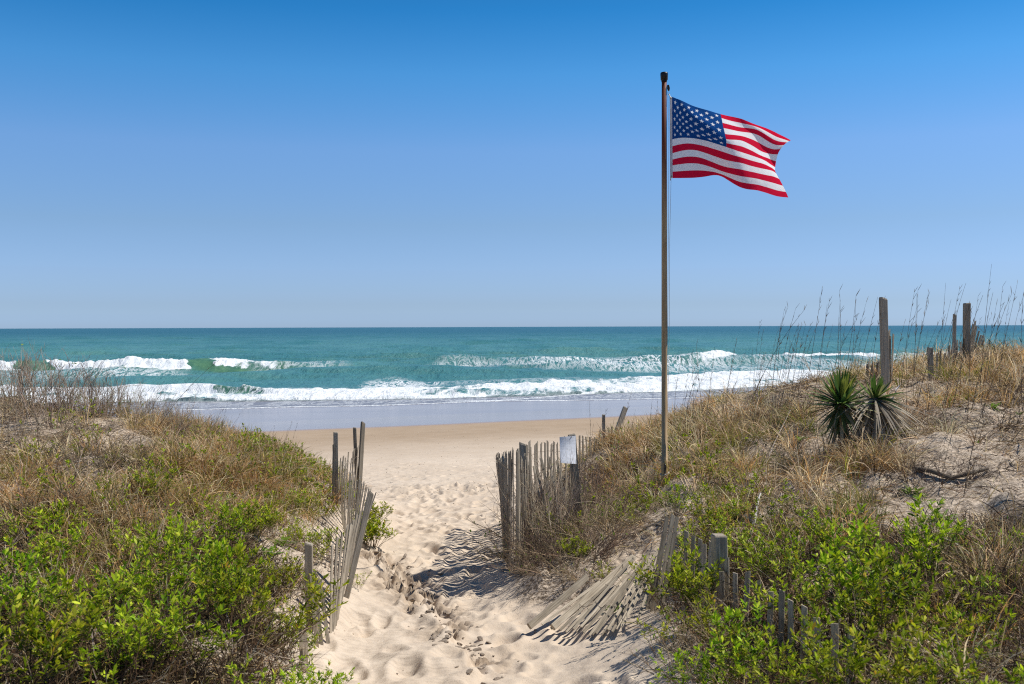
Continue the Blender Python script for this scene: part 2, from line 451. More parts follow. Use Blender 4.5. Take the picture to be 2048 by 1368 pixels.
def ground(x, y, micro=True):
    x = np.asarray(x, float); y = np.asarray(y, float)
    q = qof(x, y)
    h = bil(_H, -20, 1, .1, x, y) * (1 - sstep(24, 29, y))
    h = np.where(np.abs(x) > 20, h * (1 + .15 * vnoise(x * .1, y * .1)), h)
    z = zp(q) + h
    dune = sstep(.12, .55, h)
    z = z + dune * .24 * fbm(x * 1.0, y * 1.0, 3, 2) + .03 * fbm(x * .8, y * .8, 2, 8) * (1 - sstep(45, 60, q))
    if micro:
        z = z + dune * .05 * fbm(x * 4, y * 4, 3, 3)
        beach = (1 - sstep(.1, .4, h)) * (1 - sstep(26, 34, y))
        z = z + beach * (.035 * fbm(x * 3.5, y * 3.5, 4, 6) + np.where((x > -9) & (x < 6.9) & (y > 3) & (y < 32.9), bil(FGrid, -9, 3, .02, x, y), 0))
        # ledge
        s = sstep(-.035, .035, ledge_x(y) - x) * sstep(6.6, 7.6, y) * (1 - sstep(11.8, 12.6, y)) * sstep(-1.2, -.3, x - ledge_x(y))
        z = z + s * (.10 + .05 * vnoise(x * 5, y * 5, 13))
        cm = np.exp(-((x - ledge_x(y) - .04) / .25) ** 2) * sstep(7.2, 8.0, y) * (1 - sstep(12.2, 13, y)) * sstep(-.45, .0, fbm(x * 2.2, y * 2.2, 2, 52))
        z = z + cm * np.interp(y, [7.5, 9.5], [.55, 1.]) * (np.maximum(.09 - .95 * np.abs(fbm(x * 6., y * 5., 3, 53)), -.07) + .07 * fbm(x * 17, y * 15, 3, 54))
        # bank undercut texture right of the path
        bk = sstep(-.35, -.1, x - np.interp(y, [8, 9.2, 10.2, 12], [1.1, .55, .2, .1])) * sstep(8, 8.8, y) * (1 - sstep(11, 12, y))
        z = z + bk * .06 * fbm(x * 9, y * 5, 3, 12) * sstep(0.02, .25, h)
        # strip of trampled, cut-up sand where the path meets the beach
        tr = np.exp(-((y - (20.6 - .1 * x)) / 1.1) ** 2)
        z = z + tr * .17 * fbm(x * 1.8, y * 3.5, 4, 21) * (1 - sstep(.1, .4, h))
    return z

def g1(x, y, micro=False): return float(ground(np.array([x]), np.array([y]), micro)[0])
def on(u, d, sink=0.):
    x = (u - 1024.) / F * d
    return Vector((x, d, g1(x, d, True) - sink))

def zone(u, v, blobs):
    w = np.zeros_like(u)
    for (cu, cv, ru, rv, a) in blobs:
        w = np.maximum(w, a * np.exp(-(((u - cu) / ru) ** 2 + ((v - cv) / rv) ** 2) ** 1.5))
    return w
# patches of the dunes described by where they lie in the place (bearing and fall below the horizon)
BARE_SAND = [(240, 900, 160, 45, .55), (1880, 960, 160, 90, .45), (1350, 1060, 60, 40, .5), (410, 1290, 60, 70, 1.), (560, 1110, 60, 55, .9), (225, 850, 50, 26, .95), (300, 895, 60, 30, .6), (1940, 905, 110, 75, .93), (1930, 1000, 110, 50, .9), (1830, 1035, 100, 50, .8), (1820, 760, 60, 20, .6), (1995, 830, 60, 30, .6),
             (1300, 1090, 60, 30, .6), (1225, 1110, 50, 25, .5), (1370, 1000, 40, 40, .6), (1665, 905, 30, 30, .8), (1270, 1330, 90, 60, 1.), (620, 1330, 50, 50, .9), (1560, 1010, 40, 30, .4), (500, 1000, 30, 30, .3), (1760, 905, 60, 30, .3)]

# ground sheet
def axis_near():
    a = [-3.0]
    inner = np.arange(-3.2, 2.6, .018)
    right = [2.6]; st = .018
    while right[-1] < 3000: st = min(st * 1.022, 200); right.append(right[-1] + st)
    left = [-3.2]; st = .018
    while left[-1] > -3000: st = min(st * 1.022, 200); left.append(left[-1] - st)
    return np.concatenate([np.array(left[::-1]), inner[1:], np.array(right)])
xs = axis_near()
ys = [1.0]
while ys[-1] < 400: ys.append(ys[-1] + (.02 if ys[-1] < 13 else min(.02 * 1.0 + (ys[-1] - 13) * .004, 8)))
ys = np.array([-300, -100, -30, -10, -4, -1, 0, .5] + ys + [1000, 5000, 35000])
gx, gy = np.meshgrid(xs, ys)
gz = ground(gx.ravel(), gy.ravel()).reshape(gx.shape)
gz = np.where(gy < 1, ground(gx.ravel(), np.full(gx.size, 1.)).reshape(gx.shape), gz)
q = qof(gx, gy)
hh = gz - zp(q)
wob = 1.2 * fbm(gx * .06, gy * .06, 3, 4)
wetv = sstep(54.6, 57.2, q + wob)
film = wetv * 1.0
damp = sstep(31, 47, q + 2.5 * fbm(gx * .1, gy * .1, 3, 14))
litter_sh = sstep(.22, .6, hh) * (1 - sstep(24, 28, gy)) * (.75 + .25 * (1 - sstep(7, 9.5, gy)))  # dead plant matter, stronger nearby as painted shade in the gaps
cmask = np.exp(-((gx - ledge_x(gy) - .04) / .27) ** 2) * sstep(7.1, 7.8, gy) * (1 - sstep(12.2, 13, gy)) * sstep(-.45, .0, fbm(gx * 2.2, gy * 2.2, 2, 52))
damp = np.maximum(damp, cmask * sstep(-.35, .05, fbm(gx * 5, gy * 5, 3, 55)))
gz_s = np.maximum(gy, 1.5); gu = 1024 + F * gx / gz_s; gv = horizon(gu) + F * (CZ - gz) / gz_s
under = sstep(.3, .6, hh) * (1 - sstep(8.2, 9.6, gy)) * (1 - zone(gu, gv, BARE_SAND)) * sstep(-.3, .1, fbm(gx * 1.7, gy * 1.7, 3, 61))  # where thicket shade is painted onto the near dune ground
crust = cmask * sstep(-.28, .10, fbm(gx * 9, gy * 7, 4, 56))
litter_sh = np.maximum(litter_sh, 1.0 * sstep(.03, .10, hh) * sstep(-.05, .1, gx) * (1 - sstep(.9, 1.1, gx)) * sstep(8.6, 9., gy) * (1 - sstep(10.5, 11, gy)))  # shade on the bank below the right fence, painted in the same brown
rip = sstep(0., .12, -(gx - ledge_x(gy))) * (1 - sstep(.5, .8, hh)) * (1 - sstep(11, 13, gy)) + .06
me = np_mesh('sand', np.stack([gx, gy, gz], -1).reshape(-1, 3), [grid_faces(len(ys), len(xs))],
             attrs=dict(wet=wetv, film=film, damp=damp, litter_shade=litter_sh, ripple=rip, crust=crust, under=under))
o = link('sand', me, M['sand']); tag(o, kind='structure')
print('ground', gx.size)

# ------------------------------------------------------------------ sea
def uvof(x, y):
    u = 1024 + F * x / y
    return u, horizon(u) + F * CZ / y
us = np.concatenate([np.linspace(-3000, -200, 90)[:-1], np.linspace(-200, 2250, 1150), np.linspace(2250, 5000, 90)[1:]])
ds = [52.]
while ds[-1] < 240: ds.append(ds[-1] + max(.16, ds[-1] * .0021))
while ds[-1] < 45000: ds.append(ds[-1] * 1.018)
ds = np.array(ds)
uu, yy = np.meshgrid(us, ds)
xx = (uu - 1024) / F * yy
q = qof(xx, yy)
u0, v0 = uvof(xx, yy)
inview = (u0 > -2000)
# swell and chop, faded where the grid can no longer carry it
rs = np.random.default_rng(21)
z = np.zeros_like(xx)
sp = np.gradient(ds)[:, None]
deep = sstep(100, 150, q)
for k in range(34):
    lam = 3.2 * (1.16 ** k) if k < 18 else rs.uniform(5, 26)
    an = rs.normal(-.40, .38)          # crest direction follows the shore
    kx, ky = math.sin(an), math.cos(an)
    amp = .0085 * lam ** .85 * rs.uniform(.6, 1.2)
    fade = sstep(1.4, 3.0, lam / sp)
    ph = rs.uniform(0, 6.28) + 1.3 * fbm(xx * .012, yy * .012, 2, k)
    w = np.sin((xx * kx + yy * ky) * 2 * PI / lam + ph)
    z += amp * (w + .25 * np.cos(2 * ((xx * kx + yy * ky) * 2 * PI / lam + ph))) * fade
for lam, an, am in ((46, -.40, .20), (61, -.34, .22), (33, -.5, .13)):
    z += am * np.sin((xx * math.sin(an) + yy * math.cos(an)) * 2 * PI / lam + 2.2 * fbm(xx * .006, yy * .008, 2, int(lam))) * sstep(1.4, 3, lam / sp) * deep
z *= (.18 + .82 * deep) * (.7 + .6 * sstep(-.3, .3, fbm(xx * .02, yy * .012, 3, 40)))

foam = np.zeros_like(xx); lace = np.zeros_like(xx); green = np.zeros_like(xx)
def crest(v_base, us_, amp_, w_front, w_back):
    """wave whose foot lies at the given heights in the picture; returns profile and offset"""
    d = F * CZ / (np.interp(u0, us_, v_base) - horizon(u0))
    off = yy - d
    return off
# --- outer breaker
U1 = [-1500, 0, 150, 370, 560, 700, 830, 1100, 1400, 1520, 1650, 1760, 2048, 3500]
V1 = [742, 746, 747, 745, 742, 741, 741, 742, 728, 723, 719, 717, 713, 705]
off = crest(V1, U1, None, 1, 1) + 1.6 * vnoise(xx * .12, xx * 0, 2) + .8 * vnoise(xx * .4, xx * 0, 7)
A1 = np.interp(u0, [-600, 0, 60, 150, 360, 480, 560, 640, 800, 900, 1100, 1400, 1460, 1520, 1560, 1600, 1760, 1850, 2100, 3000],
               [.9, 1.1, 1.2, 1.3, 1.35, 1.2, 1.0, .45, .25, .5, .55, .6, .95, 1.0, 1.0, 1.05, .95, .7, .8, .8])
A1 = .76 * A1 * (1 + .45 * vnoise(xx * .16, xx * 0, 5) + .35 * vnoise(xx * .55, xx * 0, 6))
prof = sstep(0, 3.4, off) * np.exp(-np.clip(off - 3.4, 0, 99) / 7.5)
z += A1 * prof
uj = u0 + 26 * fbm(yy * .45, xx * .25, 3, 74)
m1 = np.interp(uj, [-800, -200, 30, 50, 100, 105, 145, 155, 365, 385, 425, 440, 475, 500, 535, 560, 600, 1395, 1415, 1505, 1520, 1550, 1565, 1745, 1765, 1840, 1860, 1930, 2300, 3000],
               [1, 1, 1, 0, 0, .8, .8, 1, 1, .15, .15, .55, .55, .3, .5, .25, 0, 0, 1, 1, 0, 0, 1, 1, .2, .2, .9, .9, .9, .8])
rag = fbm(xx * .7, off * .35, 4, 71)
off = off + 1.6 * rag
top = sstep(1.2, 2.6, off) * (1 - sstep(7, 15, off))
full = sstep(-1.2, .9, off) * (1 - sstep(5, 10, off))
foam = np.maximum(foam, np.where(m1 > .7, full, 0) * m1 * 1.15)
foam = np.maximum(foam, np.where((m1 <= .7), top, 0) * m1 * 1.35)
green = np.maximum(green, sstep(-1.5, 1.0, off) * (1 - sstep(4, 9, off)) * sstep(.3, .9, A1))
z += np.clip(foam, 0, 1) * (.55 * np.abs(fbm(xx * .55, yy * .30, 4, 72)) + .22 * fbm(xx * 1.8, yy * .9, 3, 73))
# trailing lace in front of and behind outer breaker
def blob(cu, cv, ru, rv):
    w = 1 + .5 * fbm(u0 * .012, v0 * .1, 3, 3)
    r = ((u0 - cu) / ru) ** 2 + ((v0 - cv) / rv) ** 2
    return np.clip(1.25 - r * w, 0, 1)
for b in [(1230, 731, 260, 12, 1.), (1000, 734, 150, 7, .9), (1370, 728, 130, 10, .8), (600, 738, 110, 9, .5), (260, 752, 160, 7, .75),
          (800, 766, 70, 11, 1.15), (760, 771, 40, 6, 1.), (850, 768, 45, 5, .9), (640, 780, 120, 7, .35), (500, 795, 110, 8, .85),
          (1600, 726, 150, 6, .6), (1450, 735, 150, 9, .6), (1850, 716, 200, 6, .7), (1900, 735, 400, 12, .7), (1050, 765, 260, 8, .35), (60, 757, 180, 12, .5)]:
    lace = np.maximum(lace, blob(*b[:4]) * b[4])
# --- inner breaker
U2 = [-1500, 0, 300, 420, 480, 560, 640, 1000, 1300, 1500, 1700, 2048, 3500]
V2 = [800, 792, 789, 789, 791, 796, 797, 792, 782, 771, 760, 748, 735]
off2 = crest(V2, U2, None, 1, 1) + 1.2 * vnoise(xx * .15, xx * 0, 12) + .6 * vnoise(xx * .5, xx * 0, 13)
A2 = np.interp(u0, [-500, 200, 300, 430, 500, 560, 620, 1000, 1400, 2500], [.6, .6, .75, .78, .6, .35, .22, .2, .25, .3]) * (1 + .25 * vnoise(xx * .5, xx * 0, 15))
z += A2 * sstep(0, 2.2, off2) * np.exp(-np.clip(off2 - 2.2, 0, 99) / 4.)
green = np.maximum(green, sstep(-1, .8, off2) * (1 - sstep(2.5, 6, off2)) * sstep(.25, .6, A2))
m2 = np.interp(uj, [-600, 200, 425, 445, 475, 500, 530, 3000], [.9, 1, 1, .15, .25, .3, .2, .2])
foam = np.maximum(foam, np.where(m2 > .6, sstep(-1.2, .4, off2) * (1 - sstep(3, 6, off2)), sstep(1.1, 1.8, off2) * (1 - sstep(3, 5, off2))) * m2 * 1.2)
# --- broad white-water belt of the last wave
Ub = [-1500, 0, 300, 400, 520, 640, 720, 800, 900, 1000, 1100, 1200, 1300, 1400, 1500, 1700, 2048, 3500]
Vt = [792, 788, 790, 796, 786, 784, 783, 779, 778, 768, 764, 762, 758, 753, 746, 738, 728, 715]
Vb = [815, 808, 803, 803, 801, 800, 800, 799, 797, 795, 792, 788, 786, 781, 774, 765, 752, 735]
jag = 1.6 * fbm(xx * .35, xx * .0 + yy * .1, 4, 31)
vt = np.interp(u0, Ub, Vt) + jag; vb = np.interp(u0, Ub, Vb) + jag * .7
jg2 = 2.2 * fbm(xx * .5, yy * .25, 4, 75)
belt = sstep(-1.2, 1.2, v0 - vt + jg2) * (1 - sstep(-1.0, 1.6, v0 - vb))
thin = 1 - .5 * sstep(300, 340, u0) * (1 - sstep(515, 545, u0))
foam = np.maximum(foam, belt * 1.2 * thin * (.42 + 1.15 * np.clip(fbm(xx * .22, yy * .10, 5, 33) + .42, 0, 1)))
z += belt * (.10 + .42 * np.abs(fbm(xx * .5, yy * .3, 4, 34)))
# --- swash sheet on the sand
q_edge = np.interp(u0, [-1500, 300, 440, 740, 900, 1000, 1200, 1300, 1500, 2500], [75, 76.5, 76.2, 76.5, 80.5, 84.5, 84, 84, 85, 92])
Ue = [-1500, 300, 440, 560, 740, 860, 950, 1000, 1200, 1300, 1500, 2000, 3500]
Ve = [840, 826, 822, 819, 817, 812, 808, 807, 806, 804, 800, 790, 770]
ve = np.interp(u0, Ue, Ve) + .9 * fbm(xx * .12, xx * 0, 3, 35)
# second thin line
U3 = [900, 1000, 1060, 1100, 1200, 1300, 1500]; V3 = [806, 805, 800, 796, 787, 783, 774]
v3 = np.interp(u0, U3, V3, left=-99, right=-99) + .5 * fbm(xx * .3, xx * 0, 3, 36)
line1 = (1 - sstep(.35, 1.0, np.abs(v0 - ve + .8)))
line3 = (1 - sstep(.4, 1.1, np.abs(v0 - v3))) * .8
foam = np.maximum(foam, line1 * .95); foam = np.maximum(foam, line3)
lace = np.maximum(lace, sstep(-2, 3, v0 - vb) * (1 - sstep(-6, -1, v0 - ve)) * .42)
shal = sstep(-4, 4, v0 - vb)
sandz = zp(q)
inside = v0 < ve
z = np.where(v0 > vb, np.maximum(z * .3, sandz + .022), np.maximum(z, sandz + .03))
z = np.where(inside, z, sandz - np.minimum(.6, (v0 - ve) * .03))
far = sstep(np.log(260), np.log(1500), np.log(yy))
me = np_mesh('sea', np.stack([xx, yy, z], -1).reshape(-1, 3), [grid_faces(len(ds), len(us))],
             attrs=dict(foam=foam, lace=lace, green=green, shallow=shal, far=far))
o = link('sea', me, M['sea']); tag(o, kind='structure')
print('sea', xx.size)

# ------------------------------------------------------------------ fences
def slat_mesh(w=.033, t=.008, seed=0, name='picket'):
    r = random.Random(seed); n = 9; V = []; cx = cy = 0.
    sk = r.uniform(-.018, .018)
    for i in range(n):
        f = i / (n - 1)
        wob = math.sin(f * 3.1 + r.random()) * r.uniform(0, .006) * f
        ww = w / 2 * (1 + r.uniform(-.08, .08)); tt = t / 2 * (1 + r.uniform(-.15, .15))
        zt = f
        for j, (sx, sy) in enumerate(((-1, -1), (1, -1), (1, 1), (-1, 1))):
            V.append((sx * ww + wob, sy * tt + wob * .6, zt + (sk * sx * w / .038 if i == n - 1 else 0)))
    Fc = [[i * 4 + j, i * 4 + (j + 1) % 4, i * 4 + 4 + (j + 1) % 4, i * 4 + 4 + j] for i in range(n - 1) for j in range(4)]
    Fc += [[3, 2, 1, 0], [n * 4 - 4, n * 4 - 3, n * 4 - 2, n * 4 - 1]]
    me = bpy.data.meshes.new(name); me.from_pydata(V, [], Fc); me.materials.append(M['wood']); return me
def post_mesh(w, t=None, seed=0, name='post'):
    """square post, edges chamfered, top worn; unit length"""
    r = random.Random(seed + 99); t = t or w; V = []; n = 10; c = .12
    prof = [(-1, -1 + c), (-1 + c, -1), (1 - c, -1), (1, -1 + c), (1, 1 - c), (1 - c, 1), (-1 + c, 1), (-1, 1 - c)]
    slant = r.uniform(-.012, .012)
    for i in range(n):
        f = i / (n - 2) if i < n - 1 else 1.0
        k = 1.0 if i < n - 1 else .86
        zz = f if i < n - 2 else (.988 if i == n - 2 else 1.)
        wob = math.sin(f * 4 + seed) * .004
        for (a, b) in prof:
            V.append((a * w / 2 * k + wob, b * t / 2 * k, zz + (slant * a if i >= n - 2 else 0)))
    m = 8
    Fc = [[i * m + j, i * m + (j + 1) % m, i * m + m + (j + 1) % m, i * m + m + j] for i in range(n - 1) for j in range(m)]
    Fc += [list(range(m))[::-1], [(n - 1) * m + j for j in range(m)]]
    me = bpy.data.meshes.new(name); me.from_pydata(V, [], Fc); me.materials.append(M['wood']); return me
SLATS = [slat_mesh(seed=i) for i in range(8)]
_pm = {}
def place(name, me, a, b, parent, face=0.):
    a = Vector(a); b = Vector(b); L = (b - a).length
    zq = (b - a).normalized()
    xq = Vector((math.cos(face), math.sin(face), 0)); xq = (xq - zq * xq.dot(zq)).normalized(); yq = zq.cross(xq)
    o = bpy.data.objects.new(name, me); COL.objects.link(o); o.parent = parent
    R = Matrix((xq, yq, zq)).transposed().to_4x4()
    o.matrix_local = Matrix.Translation(a - parent.location) @ R @ Matrix.Diagonal((1, 1, L, 1))
    return o
def post(a, b, w, parent, face=0., t=None):
    key = (w, t, random.randrange(3))
    if key not in _pm: _pm[key] = post_mesh(w, t, key[2])
    return place('post', _pm[key], a, b, parent, face)
def picket(a, b, parent, face=0., w=None):
    return place('picket', random.choice(SLATS), a, b, parent, face + random.uniform(-.12, .12))
def wire(points, parent, r=.0024, name='wire', mat='wire', wav=.006):
    P = []
    pts_ = [Vector(p) for p in points]
    for i in range(len(pts_) - 1):
        for k in range(4):
            f = k / 4; p = pts_[i].lerp(pts_[i + 1], f)
            P.append((p.x, p.y + wav * math.sin((i * 4 + k) * 1.6), p.z + wav * .7 * math.cos((i * 4 + k) * 1.6)))
    P.append(tuple(pts_[-1]))
    P = np.array(P)[None] - np.array(parent.location)[None, None]
    V, Fc, C = tubes(P, np.full(P.shape[:2], r), np.ones((1, 3)), 4)
    return link(name, np_mesh(name, V, [Fc]), M[mat], parent)
def WV(u, v, d): return Vector(W(u, v, d))
def fence(name, loc, label):
    return empty(name, loc, label, 'fence')
def rungs(pks, fr, parent, jit=.01):
    for f in fr:
        wire([Vector(a).lerp(Vector(b), f) + Vector((0, -.008, random.uniform(-jit, jit))) for a, b in pks], parent)

# left fence, near section: upright post, leaning pickets, big leaning post
f1 = fence('sand_fence', on(640, 8.5), 'near left sand fence with one square post and pickets leaning towards the path')
post(on(617, 8.15, .25), WV(617, 1086, 8.15), .062, f1, .1)
pk = []
for (bu, bd, tu, tv, td) in [(659, 8.25, 663, 1089, 8.45), (662, 8.32, 673, 1075, 8.6), (665, 8.4, 683, 1067, 8.7), (668, 8.48, 694, 1050, 8.82), (670, 8.56, 701, 1048, 8.9),
                             (672, 8.64, 706, 1040, 8.98), (674, 8.7, 713, 1028, 9.05), (676, 8.78, 720, 1022, 9.12)]:
    a = on(bu, bd, .05); b = WV(tu, tv, td); pk.append((a, b)); picket(a, b, f1, 1.3)
rungs(pk, (.35, .62, .88), f1)
post(on(679, 8.95, .2), WV(743, 985, 9.3), .05, f1, .1, .04)
for (bu, bd, tu, tv, td) in [(656, 8.1, 638, 1158, 8.3), (642, 8.05, 626, 1140, 8.25), (632, 8.0, 622, 1150, 8.1), (604, 7.0, 598, 1240, 7.2), (610, 6.9, 607, 1262, 7.0)]:
    a = on(bu, bd, .04); b = WV(tu, tv, td); picket(a, b, f1, .2)
wire([WV(617, 1140, 8.12), WV(640, 1110, 8.3), WV(663, 1120, 8.4)], f1)
# left fence, far section
f2 = fence('sand_fence', on(700, 11.5), 'left sand fence run curving back to two crossed posts above the beach')
pk = []
for i in range(26):
    f = i / 25
    bd = 9.7 + 3.8 * f; bu = 690 * (1 - f) + 680 * f + 10 * math.sin(f * 3.1)
    a = on(bu, bd, .05)
    tu = 748 - 68 * f ** .8 + random.uniform(-3, 3); tv = 982 - 58 * f ** .9 + random.uniform(-8, 8)
    b = WV(tu, tv, bd + .25)
    if (b - a).length > 1.22: b = a + (b - a).normalized() * random.uniform(1.08, 1.2)
    pk.append((a, b)); picket(a, b, f2, 1.75)
rungs(pk, (.3, .6, .88), f2)
post(on(670, 13.6, .25), WV(671, 864, 13.6), .062, f2, .2)
pk = []
for i in range(11):
    f = i / 10; bd = 13.7 + 1.7 * f; a = on(676 + 36 * f, bd, .05)
    b = WV(680 + 42 * f + random.uniform(-4, 4), 925 - 30 * f + random.uniform(-12, 10), bd + .1)
    pk.append((a, b)); picket(a, b, f2, 1.3)
rungs(pk, (.4, .85), f2)
post(on(714, 15.2, .2), WV(709, 855, 15.2), .052, f2, .1)
post(on(712, 15.0, .2), WV(726, 845, 15.4), .06, f2, .5)
a = on(664, 13.4, .1); picket(a, WV(667, 888, 13.4), f2, .1)

# right fence in front: curves round the toe of the dune and ends at the post with the board
f3 = fence('sand_fence', on(1040, 10.6), 'tall curving sand fence at the right edge of the path with closely set pickets')
line = [(-.14, 15.0, 915, -.10), (-.13, 13.6, 915, -.06), (-.12, 12.4, 916, -.02), (-.08, 11.3, 913, .0), (-.03, 10.45, 908, .02), (.04, 10.3, 905, .0), (.12, 10.6, 912, -.02), (.20, 11.05, 920, -.03),
        (.45, 11.25, 928, -.2), (.78, 11.5, 912, -.18)]
L = np.array([[p[0], p[1]] for p in line]); cum = np.r_[0, np.cumsum(np.linalg.norm(np.diff(L, axis=0), axis=1))]
pk = []; s = 0.
while s < cum[-1]:
    x = np.interp(s, cum, L[:, 0]); y = np.interp(s, cum, L[:, 1])
    tv = np.interp(s, cum, [p[2] for p in line]); lean = np.interp(s, cum, [p[3] for p in line])
    zt = W(1000, tv + random.uniform(-9, 9), y)[2]
    a = Vector((x, y, g1(x, y) - .05)); b = Vector((x + lean + random.uniform(-.02, .02), y + random.uniform(-.03, .03), max(zt, a.z + .95)))
    if (b - a).length > 1.24: a = b + (a - b).normalized() * 1.24
    i = np.searchsorted(cum, s); i = min(max(i, 1), len(L) - 1); dv = L[i] - L[i - 1]
    pk.append((a, b)); o_ = picket(a, b, f3, math.atan2(dv[1], dv[0])); o_.scale.x *= (.95 if s < cum[4] or s > cum[7] else .7)
    s += random.uniform(.058, .075) if s < cum[4] else (random.uniform(.045, .065) if s < cum[7] else random.uniform(.085, .115))
rungs(pk[:-1], (.12, .5, .88), f3)
post(on(1163, 11.6, .3), WV(1143, 869, 11.5), .085, f3, .1)
post(on(1052, 12.3, .3), WV(1045, 886, 12.3), .08, f3, .1)
# board on the post
sg = bpy.data.meshes.new('blank_sign')
def board(u0_, v0_, u1_, v1_, d):
    """thin curled panel"""
    nx, ny = 9, 11; V = []
    for side in (0, 1):
        for j in range(ny):
            for i in range(nx):
                fu = i / (nx - 1); fv = j / (ny - 1)
                p = W(u0_ + (u1_ - u0_) * fu + (1 - fu) * 1.5 * fv, v0_ + (v1_ - v0_) * fv + fu * 5 * fv + (1 - fu) * 1, d)
                curl = .035 * (fu - .5) ** 2 * 2 + .012 * math.sin(fv * 4)
                V.append((p[0], p[1] - .17 + curl + side * .004 + .08 * fu - .07 * fv, p[2]))
    Fc = []
    N = nx * ny
    for j in range(ny - 1):
        for i in range(nx - 1):
            a = j * nx + i; Fc.append((a, a + nx, a + nx + 1, a + 1)); Fc.append((a + N, a + 1 + N, a + nx + 1 + N, a + nx + N))
    for i in range(nx - 1):
        Fc.append((i, i + 1, i + 1 + N, i + N)); b = (ny - 1) * nx + i; Fc.append((b + 1, b, b + N, b + 1 + N))
    for j in range(ny - 1):
        a = j * nx; Fc.append((a + nx, a, a + N, a + nx + N)); b = a + nx - 1; Fc.append((b, b + nx, b + nx + N, b + N))
    return V, Fc
V, Fc = board(1117, 870, 1150, 919, 11.45)
base = Vector(V[0]); se = empty('blank_sign', base, 'small blank white board fixed to the top of a fence post', 'sign')
sg.from_pydata([tuple(Vector(v) - base) for v in V], [], Fc)
link('board', sg, M['sign'], se)
for (u, v) in ((1142, 874), (1142, 898), (1139, 917)):
    p = Vector(W(u, v, 11.33))
    V_, F_, C_ = tubes(np.array([[p - base, p - base + Vector((0, .12, 0))]], float), np.full((1, 2), .006), np.ones((1, 3)), 8)
    nm = np_mesh('nail', V_, [F_, np.array([[0, 1, 2, 3], [4, 5, 6, 7]])]); link('nail', nm, M['wire'], se)

# row of pickets behind, running up the dune to a leaning post
f4 = fence('sand_fence', on(1130, 14), 'half buried sand fence row behind the white board ending at a leaning post')
pk = []
for i in range(30):
    f = i / 29; bd = 12.6 + 2.7 * f; u = 1052 + 170 * f
    a = on(u + random.uniform(-2, 2), bd, .1); tv = np.interp(f, [0, .3, .6, 1], [888, 884, 876, 876]) + random.uniform(-6, 7)
    b = WV(u + random.uniform(-5, 5), tv, bd)
    if b.z - a.z < .25: b.z = a.z + .35
    if (b - a).length > 1.2: a = b + (a - b).normalized() * 1.2
    pk.append((a, b)); picket(a, b, f4, .9)
rungs(pk, (.9,), f4)
post(on(1205, 15.3, .2), WV(1207, 829, 15.3), .045, f4, .1)
post(on(1212, 15.5, .2), WV(1251, 815, 15.7), .075, f4, .2, .06)

# collapsed panel spilling down to the path
f5 = fence('sand_fence', on(1180, 8), 'collapsed grey sand fence panel fanned out flat at the path edge')
fan = [(1056, 1256, 1172, 1153, 8.9, 1), (1082, 1254, 1206, 1160, 8.9, 0), (1100, 1262, 1215, 1175, 8.7, 0), (1104, 1259, 1264, 1110, 9.1, 1), (1118, 1266, 1262, 1122, 9.0, 0), (1130, 1268, 1278, 1112, 9.0, 0),
       (1145, 1266, 1287, 1108, 9.0, 0), (1152, 1270, 1292, 1116, 8.9, 0), (1165, 1271, 1300, 1104, 8.9, 0), (1176, 1276, 1306, 1098, 8.9, 0), (1184, 1278, 1312, 1100, 8.8, 0),
       (1190, 1275, 1308, 1112, 8.7, 0), (1203, 1276, 1318, 1096, 8.7, 0), (1210, 1272, 1322, 1104, 8.6, 0), (1222, 1268, 1326, 1090, 8.6, 0), (1232, 1264, 1318, 1118, 8.5, 0), (1240, 1258, 1306, 1130, 8.4, 0),
       (1272, 1250, 1306, 1132, 8.3, 0), (1160, 1262, 1270, 1130, 9.0, 0), (1214, 1266, 1300, 1122, 8.6, 0)]
pk = []
for (bu, bv, tu, tv, td, big) in fan:
    bd = 8.35 - (bu - 1056) * .003
    a = on(bu, bd, .0); a.z = max(a.z, W(bu, bv, bd)[2]) + .015
    if not big and random.random() < .06: continue
    b = WV(tu + random.uniform(-8, 8), tv + random.uniform(-4, 5), td)
    gz_ = g1(b.x, b.y); b.z = max(b.z, gz_ + .03)
    pk.append((a, b))
    if big: place('rail', post_mesh(.055, .03, bu), a, b, f5, .6)
    else:
        dz = random.uniform(0, .05); a.z += dz * .4; b.z += dz
        o_ = picket(a, b, f5, .5); o_.scale.x *= random.uniform(.55, .75); o_.scale.z *= random.uniform(.85, 1.)
rungs(pk[2:-3], (.3, .62, .85), f5, .02)
pk = []
for (bu, bv, tu, tv, d) in [(1300, 1180, 1333, 1035, 8.2), (1308, 1185, 1345, 1029, 8.1), (1318, 1190, 1353, 1034, 8.0), (1290, 1200, 1329, 1058, 8.3)]:
    a = on(bu, d - .1, .05); b = WV(tu, tv, d + .1); picket(a, b, f5, .3); pk.append((a, b))
rungs(pk[:3], (.55, .85), f5)

# fence going away to the bottom right, half swallowed by the shrubs
f6 = fence('sand_fence', on(1480, 6.4), 'near right sand fence with a thick rounded post sunk in green shrubs')
post(on(1440, 6.95, .3), WV(1437, 1069, 6.95), .092, f6, .15)
pk = []
for (tu, tv, d) in [(1372, 1062, 7.9), (1386, 1072, 7.7), (1399, 1078, 7.5), (1408, 1088, 7.35), (1421, 1084, 7.2), (1453, 1116, 6.85), (1442, 1143, 6.8), (1469, 1146, 6.6), (1495, 1143, 6.4), (1516, 1160, 6.15),
                    (1541, 1183, 5.95), (1563, 1181, 5.8), (1580, 1200, 5.6), (1608, 1212, 5.35), (1632, 1235, 5.1), (1668, 1247, 4.9), (1700, 1262, 4.7)]:
    b = WV(tu, tv, d); a = on(tu - random.uniform(0, 14), d, .25)
    if b.z - a.z < .45: a.z = b.z - .6
    picket(a, b, f6, -.6); pk.append((a, b))
rungs(pk, (.45, .86), f6)
